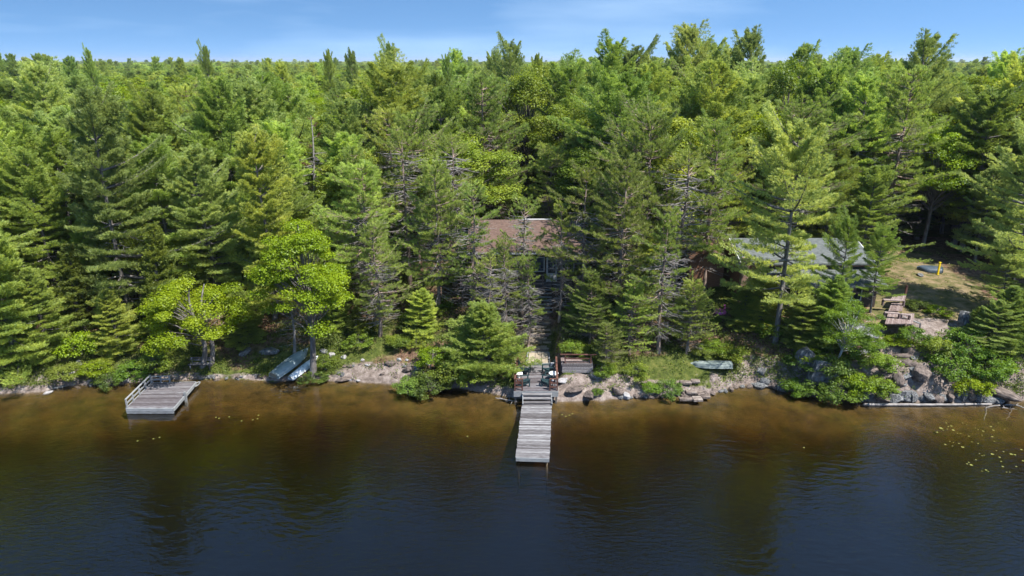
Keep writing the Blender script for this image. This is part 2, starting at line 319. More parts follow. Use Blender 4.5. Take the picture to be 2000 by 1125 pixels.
def mixc(f, a, b):
    x = nd.new('ShaderNodeMix'); x.data_type = 'RGBA'; ln.new(f, x.inputs[0]); ln.new(a, x.inputs[6]); ln.new(b, x.inputs[7]); return x.outputs[2]
def soft(v, jitter, lo, hi):
    s = math_(nd, ln, 'ADD', v, math_(nd, ln, 'MULTIPLY_ADD', jitter, .7, -.35)); q = nd.new('ShaderNodeMapRange'); q.inputs[1].default_value = lo; q.inputs[2].default_value = hi; ln.new(s, q.inputs[0]); return q.outputs[0]
c = mixc(soft(sp.outputs[2], n2.outputs[0], .4, .6), litter.outputs[0], moss.outputs[0])
c = mixc(soft(sp.outputs[0], n2.outputs[0], .4, .6), c, lawn.outputs[0])
c = mixc(soft(sp.outputs[1], n3.outputs[0], .42, .58), c, rock.outputs[0])
ge = nd.new('ShaderNodeNewGeometry'); sz = nd.new('ShaderNodeSeparateXYZ'); ln.new(ge.outputs['Position'], sz.inputs[0])
q = nd.new('ShaderNodeMapRange'); q.inputs[1].default_value = .03; q.inputs[2].default_value = -.06; ln.new(sz.outputs[2], q.inputs[0])
c = mixc(q.outputs[0], c, bed.outputs[0])
b = nd.new('ShaderNodeBsdfPrincipled'); b.inputs['Roughness'].default_value = .95; b.inputs['Specular IOR Level'].default_value = .15; ln.new(c, b.inputs['Base Color'])
bp = nd.new('ShaderNodeBump'); bp.inputs['Strength'].default_value = .7; bp.inputs['Distance'].default_value = .12; ln.new(n4.outputs[0], bp.inputs['Height']); ln.new(bp.outputs[0], b.inputs['Normal'])
o = nd.new('ShaderNodeOutputMaterial'); ln.new(b.outputs[0], o.inputs[0]); M['ground'] = m

# water
m, nd, ln = newmat('lake_water')
t = nd.new('ShaderNodeTexCoord')
mp = nd.new('ShaderNodeMapping'); mp.inputs['Rotation'].default_value = (0, 0, R(-32)); mp.inputs['Scale'].default_value = (1, 2.6, 1); ln.new(t.outputs['Object'], mp.inputs[0])
a1 = nd.new('ShaderNodeTexNoise'); a1.inputs['Scale'].default_value = 1.9; a1.inputs['Detail'].default_value = 3; a1.inputs['Roughness'].default_value = .55; a1.inputs['Distortion'].default_value = .4; ln.new(mp.outputs[0], a1.inputs[0])
mp2 = nd.new('ShaderNodeMapping'); mp2.inputs['Rotation'].default_value = (0, 0, R(28)); mp2.inputs['Scale'].default_value = (1, 2.0, 1); ln.new(t.outputs['Object'], mp2.inputs[0])
a2 = nd.new('ShaderNodeTexNoise'); a2.inputs['Scale'].default_value = 1.2; a2.inputs['Detail'].default_value = 2; ln.new(mp2.outputs[0], a2.inputs[0])
a3 = nd.new('ShaderNodeTexNoise'); a3.inputs['Scale'].default_value = .09; a3.inputs['Detail'].default_value = 2; ln.new(t.outputs['Object'], a3.inputs[0])
sel = nd.new('ShaderNodeMapRange'); sel.inputs[1].default_value = .4; sel.inputs[2].default_value = .62; ln.new(a3.outputs[0], sel.inputs[0])
hh = nd.new('ShaderNodeMix'); hh.data_type = 'FLOAT'; ln.new(sel.outputs[0], hh.inputs[0]); ln.new(a1.outputs[0], hh.inputs[2]); ln.new(a2.outputs[0], hh.inputs[3])
bp = nd.new('ShaderNodeBump'); bp.inputs['Strength'].default_value = .42; bp.inputs['Distance'].default_value = .10; ln.new(hh.outputs[0], bp.inputs['Height'])
fr = nd.new('ShaderNodeFresnel'); fr.inputs[0].default_value = 1.34; ln.new(bp.outputs[0], fr.inputs[1])
gl = nd.new('ShaderNodeBsdfGlossy'); gl.inputs['Roughness'].default_value = .09; ln.new(bp.outputs[0], gl.inputs['Normal'])
tr = nd.new('ShaderNodeBsdfTransparent')
df = nd.new('ShaderNodeBsdfDiffuse'); df.inputs[0].default_value = (.058, .043, .010, 1)
ms = nd.new('ShaderNodeMixShader'); ms.inputs[0].default_value = .035; ln.new(tr.outputs[0], ms.inputs[1]); ln.new(df.outputs[0], ms.inputs[2])
m3 = nd.new('ShaderNodeMixShader'); ln.new(math_(nd, ln, 'MULTIPLY', fr.outputs[0], 2.3), m3.inputs[0]); ln.new(ms.outputs[0], m3.inputs[1]); ln.new(gl.outputs[0], m3.inputs[2])
va = nd.new('ShaderNodeVolumeAbsorption'); va.inputs[0].default_value = (.55, .43, .14, 1); va.inputs[1].default_value = 1.3
o = nd.new('ShaderNodeOutputMaterial'); ln.new(m3.outputs[0], o.inputs[0]); ln.new(va.outputs[0], o.inputs[1]); M['water'] = m

# ------------------------------------------------------------------ ground sheet
def axis(parts):
    a = []
    for lo, hi, st in parts: a += list(np.arange(lo, hi, st))
    return np.array(a)
def pwr(a, b, n): return list(a * (b / a) ** (np.arange(n + 1) / n))
gx = np.array([-v for v in pwr(50, 9000, 40)][::-1][:-1] + list(np.arange(-50, 50, .22)) + pwr(50, 9000, 40))
gy = np.array(list(np.arange(-400, 0, 40)) + list(np.arange(0, 34, 3.4)) + list(np.arange(34, 66, .2)) + pwr(66, 12000, 110))
GX, GY = np.meshgrid(gx, gy, indexing='xy')
GZ = height(GX, GY)
LAWN = np.array([at_z(px, py, 4.1) for px, py in [(1722, 490), (1800, 500), (1900, 560), (1960, 600), (1990, 640), (1860, 628), (1790, 620), (1750, 660), (1690, 620)]])
def inpoly(x, y, P):
    c = np.zeros(np.shape(x), bool); n = len(P)
    for i in range(n):
        (x1, y1), (x2, y2) = P[i], P[i - 1]
        c ^= ((y1 > y) != (y2 > y)) & (x < (x2 - x1) * (y - y1) / (y2 - y1 + 1e-12) + x1)
    return c
D = GY - shore_y(GX)
lawn_m = inpoly(GX, GY, LAWN).astype(float)
lawn_m = np.maximum(lawn_m, ((np.abs(GX - 1.6) < 4.2) & (GY > 60) & (GY < 86)).astype(float) * .95)
slopey = np.hypot(*np.gradient(GZ, gy, gx))
rock_m = np.clip((slopey - .55) * 1.2, 0, .45) + np.where((D > -.3) & (D < 1.6), .62, 0) * (.55 + .9 * fbm(GX * .33, GY * .2, 3))
rock_m += np.where((GX > 20) & (D > 0) & (D < 5.2), .45, 0)
def blob(cx, cyy, rx, ry, v): return np.clip(1.6 - 1.6 * ((GX - cx) / rx) ** 2 - 1.6 * ((GY - cyy) / ry) ** 2, 0, 1) * v
p_ = at_g(1170, 765); rock_m += blob(p_[0], p_[1], 3.2, 1.9, .8)
p_ = at_g(1820, 636); rock_m += blob(p_[0], p_[1], 3.6, 1.2, .9)
p_ = at_g(740, 728); rock_m += blob(p_[0], p_[1], 4.2, 1.5, .42)
p_ = at_g(1260, 762); rock_m += blob(p_[0], p_[1], 4.5, 1.0, .35)
moss_m = .42 + 1.1 * fbm(GX * .25 + 4, GY * .25, 3) + np.where(D < 3, .12, 0) + np.where(D > 30, .5, 0)
p_ = at_g(1120, 740); moss_m += blob(p_[0], p_[1], 1.2, 1.2, .6)
p_ = at_g(1360, 745); moss_m += blob(p_[0], p_[1], 2.2, 1.0, .5)
V = np.stack([GX, GY, GZ], -1).reshape(-1, 3); ny, nx = GX.shape
I = (np.arange(ny - 1)[:, None] * nx + np.arange(nx - 1)[None, :]).ravel()
me = npmesh('ground', V, np.stack([I, I + 1, I + nx + 1, I + nx], -1), 4, mats=[M['ground']], smooth=True)
ca = me.color_attributes.new('mask', 'FLOAT_COLOR', 'POINT')
ca.data.foreach_set('color', np.stack([lawn_m, np.clip(rock_m, 0, 1), np.clip(moss_m, 0, 1), np.ones_like(lawn_m)], -1).astype(np.float32).ravel())
g = bpy.data.objects.new('ground', me); C.link(g); tag(g, 'leaf littered forest floor, granite shore and lake bed', 'ground', kind='structure')

wb = MB(); wb.box((0, 0, -3.5), (1400, 1, 7)); wb.v = [(x, -300 if y < 0 else 62, z) for x, y, z in wb.v]
wo = wb.obj('water', M['water']); tag(wo, 'dark tannin brown lake water with small ripples', 'lake', kind='structure')

# ------------------------------------------------------------------ vegetation generators (numpy)
def unit(v): return v / (np.linalg.norm(v, axis=-1, keepdims=True) + 1e-9)
def blades(P, Dv, n, L, W, spread, up, rs):
    """n narrow triangles per tuft"""
    P = np.repeat(P, n, 0); Dv = np.repeat(Dv, n, 0); N = len(P)
    d = unit(Dv + rs.normal(0, spread, (N, 3)) + np.array([0, 0, up]))
    s = unit(np.cross(d, rs.normal(0, 1, (N, 3))))
    l = L * rs.uniform(.7, 1.25, (N, 1)); wv = W * rs.uniform(.7, 1.2, (N, 1))
    P = P + rs.normal(0, L * .25, (N, 3))
    V = np.stack([P - s * wv / 2 - d * l * .25, P + s * wv / 2 - d * l * .25, P + d * l * .75], 1).reshape(-1, 3)
    return V, np.arange(len(V)).reshape(-1, 3)
def leaves(P, Nn, L, W, rs, spread=.5):
    """one kite shaped leaf per point facing roughly Nn"""
    N = len(P); n = unit(Nn + rs.normal(0, spread, (N, 3))); a = unit(np.cross(n, rs.normal(0, 1, (N, 3)))); b = np.cross(n, a)
    l = L * rs.uniform(.7, 1.3, (N, 1)); wv = W * rs.uniform(.7, 1.3, (N, 1))
    V = np.stack([P - a * l / 2, P + b * wv / 2 - n * l * .1, P + a * l / 2, P - b * wv / 2 - n * l * .1], 1).reshape(-1, 3)
    return V, np.arange(len(V)).reshape(-1, 4)
def trunk_path(H, rs, lean=.02, K=14, bend=.25):
    z = np.linspace(0, 1, K) ** .95 * H
    a = rs.uniform(0, 2 * pi); off = bend * np.sin(z / H * pi * rs.uniform(1, 2)) + lean * z
    return np.stack([off * cos(a), off * sin(a) + bend * .4 * np.sin(z / H * 5 + a), z], -1)
def on_trunk(path, z): return np.stack([np.interp(z, path[:, 2], path[:, i]) for i in range(3)], -1)

def gen_pine(seed, H=18., Lmax=3.4, zb=.22, gap=.6, prof=.8, flat=.10, elev=(0, 45), style='white', tn=10, bw=.05, bl=.20, sub=.17, dead=0, lod=1, shape=1., keep=1., asym=.25, r0=.2):
    rs = np.random.default_rng(seed)
    tp = trunk_path(H, rs)
    zs = []; z = H * zb
    while z < H * .985:
        zs.append(z); z += gap * rs.uniform(.6, 1.4) * (1 - .35 * (z / H))
    B, Ld, ph = [], [], rs.uniform(0, 6.28)
    rows = []
    for z in zs:
        t = (z - H * zb) / (H * (1 - zb)); nb = rs.integers(4, 7); wl = rs.uniform(.45, 1.25)
        base = min(1, (t + .12) * 3.2) if shape else 1
        a0 = rs.uniform(0, 6.28)
        for k in range(nb):
            az = a0 + 2 * pi * k / nb + rs.normal(0, .25)
            L = Lmax * (max(1 - t, .02) ** prof) * wl * rs.uniform(.7, 1.15) * (.55 + .45 * base) * (1 + asym * cos(az - ph)) + .25
            if rs.random() > keep: continue
            el = R(elev[0] + (elev[1] - elev[0]) * t ** 1.6 + rs.normal(0, 7))
            rows.append((z, az, L, el))
    rows = np.array(rows); nB = len(rows)
    base = on_trunk(tp, rows[:, 0]); az = rows[:, 1]; L = rows[:, 2]; el = rows[:, 3]
    K = 6; s = np.linspace(0, 1, K)
    hd = np.stack([np.cos(az), np.sin(az), 0 * az], -1)
    def bp(i, s):   # point on branch i at s
        return base[i] + hd[i] * (L[i] * s * np.cos(el[i]))[:, None] + np.array([0, 0, 1.]) * (L[i] * (np.sin(el[i]) * s + flat * (s ** 2) - .06 * np.sin(s * pi)))[:, None]
    P = np.stack([bp(np.arange(nB), np.full(nB, q)) for q in s], 1)
    Rr = (.012 + .018 * L)[:, None] * (1 - .85 * s)[None, :]
    parts = [tubes(tp[None], ((r0 * (1 - tp[:, 2] / H) ** .8) + .02 + .25 * r0 * np.exp(-tp[:, 2] / .6))[None], 8)] if lod == 1 else [tubes(tp[None], (r0 * 1.2 * (1 - tp[:, 2] / H) + .03)[None], 4)]
    mid = [0] * len(parts[0][1])
    if lod == 1:
        V, Fa = tubes(P, Rr, 4); parts.append((V, Fa)); mid += [0] * len(Fa)
    # foliage points
    TP, TD = [], []
    for side in (-1, 1, 0):
        for j in range(16):
            if side == 0:
                n_s = 14
                ii = np.arange(nB); q = .35 + .65 * (j + rs.random(nB)) / 16
                ok = (rs.random(nB) < np.clip(L / (16 * .16), .2, 1))
                ii = ii[ok]; q = q[ok]
                p = bp(ii, q) + np.array([0, 0, .04]); TP.append(p); TD.append(unit(hd[ii] * .8 + np.array([0, 0, .45])))
                continue
            q = .22 + .76 * (j + rs.random(nB) * .8) / 16
            ok = rs.random(nB) < np.clip(L / (16 * sub), .12, 1)
            ii = np.arange(nB)[ok]; qq = q[ok]
            sl_ = np.minimum((.50 * L[ii] * (1.05 - qq) ** .75 + .12) * rs.uniform(.6, 1.2, len(ii)), 1.25)
            an = az[ii] + side * R(52) + rs.normal(0, .18, len(ii))
            sd = np.stack([np.cos(an), np.sin(an), .16 + .25 * rs.random(len(ii))], -1)
            o = bp(ii, qq)
            if style == 'red':
                e = o + sd * sl_[:, None]
                TP.append(e); TD.append(unit(sd * .5 + np.array([0, 0, .9])))
                mloc = o + sd * (sl_ * .55)[:, None]; w_ = rs.random(len(ii)) < .45
                TP.append(mloc[w_] + np.array([0, 0, .08])); TD.append(unit(sd[w_] * .3 + np.array([0, 0, 1.])))
                if lod == 1:
                    PP = np.stack([o, o + sd * (sl_ * .5)[:, None] - np.array([0, 0, .04]), e], 1)
                    V, Fa = tubes(PP, np.tile([.016, .012, .008], (len(ii), 1)), 3); parts.append((V, Fa)); mid += [0] * len(Fa)
            else:
                nt_ = 5
                for k in range(nt_):
                    u = (k + .5 + rs.random(len(ii)) * .5) / nt_; w_ = (sl_ / nt_ > .045) | (rs.random(len(ii)) < .5)
                    p = o + sd * (sl_ * u)[:, None] + rs.normal(0, .045, (len(ii), 3)) - np.array([0, 0, 1.]) * (.10 * u ** 2 * sl_)[:, None]
                    TP.append(p[w_]); TD.append(unit(sd * .8 + np.array([0, 0, .45]))[w_])
    TP = np.concatenate(TP); TD = np.concatenate(TD)
    # leader
    lp = on_trunk(tp, np.linspace(H * .95, H, 6)); TP = np.concatenate([TP, lp]); TD = np.concatenate([TD, np.tile([0, 0, 1.], (6, 1))])
    if style == 'spruce': TD[:, 2] -= .35
    if lod > 1:
        ok = rs.random(len(TP)) < 1 / lod; TP = TP[ok]; TD = TD[ok]
    if style == 'red': V, Fa = blades(TP, TD, tn, bl, bw, .42, .15, rs)
    else: V, Fa = blades(TP, TD, tn, bl, bw, .42, .12, rs)
    tr_ = np.repeat(rs.random(len(TP)), tn); rr = np.clip(.65 * tr_ + .35 * rs.random(len(Fa)), 0, 1)
    # dead limbs
    if dead:
        zz = rs.uniform(H * .12, H * (zb + .45), dead); a = rs.uniform(0, 6.28, dead); l = rs.uniform(.8, 2.6, dead)
        b0 = on_trunk(tp, zz); hh_ = np.stack([np.cos(a), np.sin(a), 0 * a], -1)
        q = np.linspace(0, 1, 6); dr = rs.uniform(-.25, .35, dead); cv = rs.uniform(-.35, .35, dead); pr = np.stack([-np.sin(a), np.cos(a), 0 * a], -1)
        def dp(u): return b0 + hh_ * (l * u)[:, None] + np.array([0, 0, 1.]) * (l * (dr * u - .3 * u ** 2 + .25 * u ** 3))[:, None] + pr * (cv * l * u ** 2)[:, None]
        PP = np.stack([dp(np.full(dead, u)) for u in q], 1)
        V2, F2 = tubes(PP, (.022 + .010 * l)[:, None] * (1 - .8 * q)[None], 4); parts.append((V2, F2)); mid += [1] * len(F2)
        for k in range(5):
            u = rs.uniform(.25, .95, dead); o = dp(u); sd = unit(hh_ + pr * rs.choice([-1, 1], dead)[:, None] * rs.uniform(.5, 1.2, (dead, 1)) + rs.normal(0, .35, (dead, 3))); l2 = (l * rs.uniform(.15, .4, dead))[:, None]
            PP = np.stack([o, o + sd * l2 * .5 + rs.normal(0, .04, (dead, 3)), o + sd * l2], 1)
            V2, F2 = tubes(PP, np.tile([.014, .011, .006], (dead, 1)), 3); parts.append((V2, F2)); mid += [1] * len(F2)
    TV, TF, o = [], [], 0
    for a, b in parts: TV.append(a); TF.append(b + o); o += len(a)
    return dict(H=H, tv=np.concatenate(TV), tf=np.concatenate(TF), tm=mid, cv=V, cf=Fa, cn=3, cr=rr)

def gen_broad(seed, H=14., Rc=3.6, zb=.3, n=70, per=170, leaf=.19, sq=.42, cl=.95, lod=1, trunks=1, r0=.2, top=1., lean=.03, layers=0):
    rs = np.random.default_rng(seed)
    parts, mid = [], []
    for k in range(trunks):
        tp = trunk_path(H * .93, rs, lean=lean + .06 * k, bend=.3); tp[:, :2] += k * np.array([.5, .1]) * (trunks > 1)
        V, Fa = tubes(tp[None], ((r0 * (1 - tp[:, 2] / H) ** .9) + .02 + .3 * r0 * np.exp(-tp[:, 2] / .5))[None], 8 if lod == 1 else 4); parts.append((V, Fa)); mid += [0] * len(Fa)
        if k == 0: tp0 = tp
    # clump centres on an irregular ellipsoid shell
    c = rs.normal(0, 1, (n * 3, 3)); c = unit(c); c = c[c[:, 2] > -.55][:n]; n = len(c)
    rad = rs.uniform(.45, 1.0, (n, 1)) ** .6 * (1 + .22 * np.sin(3 * np.arctan2(c[:, 1], c[:, 0]) + seed)[:, None] * (1 - c[:, 2:3] ** 2))
    ch = H * (1 - zb) / 2
    cc = c * rad * np.array([Rc, Rc, ch]); zr_ = (cc[:, 2:3] / ch + 1) / 2; cc[:, :2] *= (1 if not layers else 1.3 - 1.0 * zr_ ** 1.3); cc[:, 2] += H * zb + ch
    axis_ = on_trunk(tp0, np.clip(cc[:, 2] * .62, H * .15, H * .9)); 
    tcen = on_trunk(tp0, np.clip(cc[:, 2], 0, H * .93)); cc[:, :2] += tcen[:, :2] * .6
    # limbs
    q = np.linspace(0, 1, 6)
    PP = axis_[:, None, :] * (1 - q)[None, :, None] + cc[:, None, :] * q[None, :, None]
    PP[:, :, 2] += np.sin(q * pi)[None] * .25; PP += rs.normal(0, .07, PP.shape) * (np.sin(q * pi))[None, :, None]
    if lod == 1:
        V, Fa = tubes(PP, (r0 * (.25 + .1 * rs.random(n)))[:, None] * (1 - .85 * q)[None], 4); parts.append((V, Fa)); mid += [0] * len(Fa)
    # leaves
    N = n * per
    d = unit(rs.normal(0, 1, (N, 3))); rr_ = rs.random((N, 1)) ** (1 / 2.2)
    cs = np.repeat(cl * rs.uniform(.65, 1.25, n), per)[:, None]
    p = np.repeat(cc, per, 0) + d * rr_ * cs * np.array([1, 1, sq])
    up = p[:, 2:3] * 0 + 1
    nn = unit(d * .7 + np.array([0, 0, .75]))
    V, Fa = leaves(p, nn, leaf * 1.15, leaf * .85, rs, .45)
    cr = np.clip(.55 * np.repeat(rs.random(n), per) + .45 * rs.random(N), 0, 1)
    TV, TF, o = [], [], 0
    for a, b in parts: TV.append(a); TF.append(b + o); o += len(a)
    return dict(H=H, tv=np.concatenate(TV), tf=np.concatenate(TF), tm=mid, cv=V, cf=Fa, cn=4, cr=cr)

def proto(name, gdat, fol, bark):
    print(name, len(gdat['cf']), len(gdat['tf']))
    tm = npmesh(name + '_trunk', gdat['tv'], gdat['tf'], 4, mats=[M[bark], M['deadwood']], midx=gdat['tm'], smooth=True)
    cmn = npmesh(name + '_crown', gdat['cv'], gdat['cf'], gdat['cn'], rnd=gdat['cr'], mats=[M[fol]])
    return (tm, cmn, gdat['H'])
def recolour(p, fol):
    c = p[1].copy(); c.materials[0] = M[fol]; return (p[0], c, p[2])

PR = {}
wp = [gen_pine(11 + i, H=18, Lmax=[5.6, 5.0, 6.0, 4.8, 5.4][i], zb=[.10, .22, .14, .28, .08][i], prof=[.44, .38, .52, .32, .46][i], gap=[.92, 1.05, .9, 1.1, .85][i], elev=(0, 58), dead=[10, 16, 8, 20, 6][i], asym=[.3, .4, .25, .45, .2][i]) for i in range(5)]
PR['wp'] = [proto('white_pine', g, 'wpine', 'bark') for g in wp]
PR['wpb'] = [recolour(p, 'wpine_blue') for p in PR['wp']]
PR['wpg'] = [recolour(p, 'wpine_gold') for p in PR['wp']]
PR['wpy'] = [proto('young_pine', gen_pine(31, H=9, Lmax=4.2, zb=.05, prof=.75, gap=.42, elev=(2, 50), sub=.22), 'wpine_young', 'bark')]
PR['wpf'] = [proto('full_pine', gen_pine(33 + i, H=13, Lmax=4.4, zb=.04, prof=.75, gap=.5, elev=(-6, 50), dead=4), 'wpine', 'bark') for i in range(2)]
PR['rp'] = [proto('red_pine', gen_pine(51 + i, H=16, Lmax=4.3, zb=[.22, .30, .15, .26][i], prof=[.36, .32, .46, .34][i], gap=.7, style='red', tn=24, bw=.036, bl=.23, sub=.36, dead=[75, 100, 60, 120][i], flat=.22, elev=(-5, 40), keep=.85), 'rpine', 'redbark') for i in range(4)]
PR['rps'] = [proto('sparse_red_pine', gen_pine(61 + i, H=16, Lmax=3.6, zb=[.3, .4, .25][i], prof=.4, gap=.9, style='red', tn=22, bw=.034, bl=.23, sub=.5, dead=[150, 190, 170][i], flat=.22, elev=(-5, 40), keep=.6), 'rpine', 'redbark') for i in range(3)]
PR['sp'] = [proto('spruce', gen_pine(71, H=15, Lmax=1.9, zb=.08, prof=.95, gap=.36, elev=(-18, 35), style='spruce', bl=.12, bw=.04, tn=8), 'spruce', 'bark')]
PR['ce'] = [proto('cedar', gen_pine(73, H=8, Lmax=1.5, zb=.05, prof=.7, gap=.32, elev=(5, 50), bl=.12, bw=.06, tn=8), 'cedar', 'bark')]
PR['ma'] = [proto('maple', gen_broad(81, H=12, Rc=3.1, zb=.22, n=78, per=400, leaf=.115, cl=.85, sq=.5, r0=.2, layers=1), 'maple', 'bark'), proto('low_maple', gen_broad(82, H=7.0, Rc=3.3, zb=.24, n=52, per=440, leaf=.115, cl=.85, sq=.52, trunks=2, r0=.16), 'maple', 'bark')]
PR['br'] = [proto('broadleaf', gen_broad(91 + i, H=15, Rc=[3.6, 4.1, 3.2][i], zb=[.25, .3, .2][i], n=100, per=260, leaf=.155, cl=1.05, sq=.6), 'broad', 'bark') for i in range(3)]
PR['bl'] = [recolour(p, 'broad_lime') for p in PR['br']]
PR['bi'] = [proto('birch', gen_broad(97, H=9, Rc=2.9, zb=.15, n=66, per=280, leaf=.11, cl=.85, sq=.5, r0=.11, lean=.22), 'birchleaf', 'birchbark')]
dd_ = gen_pine(99, H=15, Lmax=1.8, zb=.3, gap=1.2, keep=.35, dead=90, prof=.7)
_k = np.random.default_rng(5).random(len(dd_['cf'])) < .12; dd_['cf'] = dd_['cf'][_k]; dd_['cr'] = dd_['cr'][_k]
PR['de'] = [proto('dead_pine', dd_, 'browntuft', 'deadwood')]
# light-weight versions for the far wood
PR['wpl'] = [proto('far_pine', gen_pine(111 + i, H=18, Lmax=5.0, zb=.35, gap=.9, tn=6, bl=.42, bw=.13, lod=3.2, prof=.5, asym=.4, elev=(0, 60)), 'wpine', 'bark') for i in range(3)]
PR['brl'] = [proto('far_broadleaf', gen_broad(121 + i, H=15, Rc=4.0, zb=.4, n=60, per=70, leaf=.42, cl=1.15, sq=.55, lod=2), ['broad', 'broad_lime', 'broad_lime'][i], 'bark') for i in range(3)]

KIND = dict(wp='white_pine', wpb='white_pine', wpg='white_pine', wpy='young_pine', wpf='white_pine', rp='red_pine', rps='red_pine', sp='spruce_tree', ce='cedar_tree', ma='maple_tree', br='broadleaf_tree', bl='broadleaf_tree', bi='birch_tree', de='dead_pine')
CAT = dict(wp='pine tree', wpb='pine tree', wpg='pine tree', wpy='pine tree', wpf='pine tree', rp='pine tree', rps='pine tree', sp='spruce tree', ce='cedar tree', ma='maple tree', br='leafy tree', bl='leafy tree', bi='birch tree', de='dead tree')
placed = []
def tree(kind, x, y, Ht, label, group=None, var=None, wide=1., lean=(0, 0), rz=None):
    ps = PR[kind]; p = ps[(random.randrange(len(ps)) if var is None else var) % len(ps)]
    z = gz(x, y) - .1
    o = empty(KIND[kind], (x, y, z), label, CAT[kind], group)
    s = Ht / p[2]; o.rotation_euler = (lean[0], lean[1], random.uniform(0, 6.28) if rz is None else rz); sxy = s ** .65 * wide; o.scale = (sxy, sxy, s)
    t = bpy.data.objects.new('trunk', p[0]); C.link(t); t.parent = o
    c = bpy.data.objects.new('crown', p[1]); C.link(c); c.parent = o
    placed.append((x, y)); return o
def htree(kind, px, Y, top, label, **k):
    z = gz(xof(px, Y, 3), Y); x = xof(px, Y, z)
    zt = at_y(px, top, Y)[1] - (.9 if Y > 75 and kind[0] == 'w' else 0)
    return tree(kind, x, Y, zt - z + .1, label, **k)

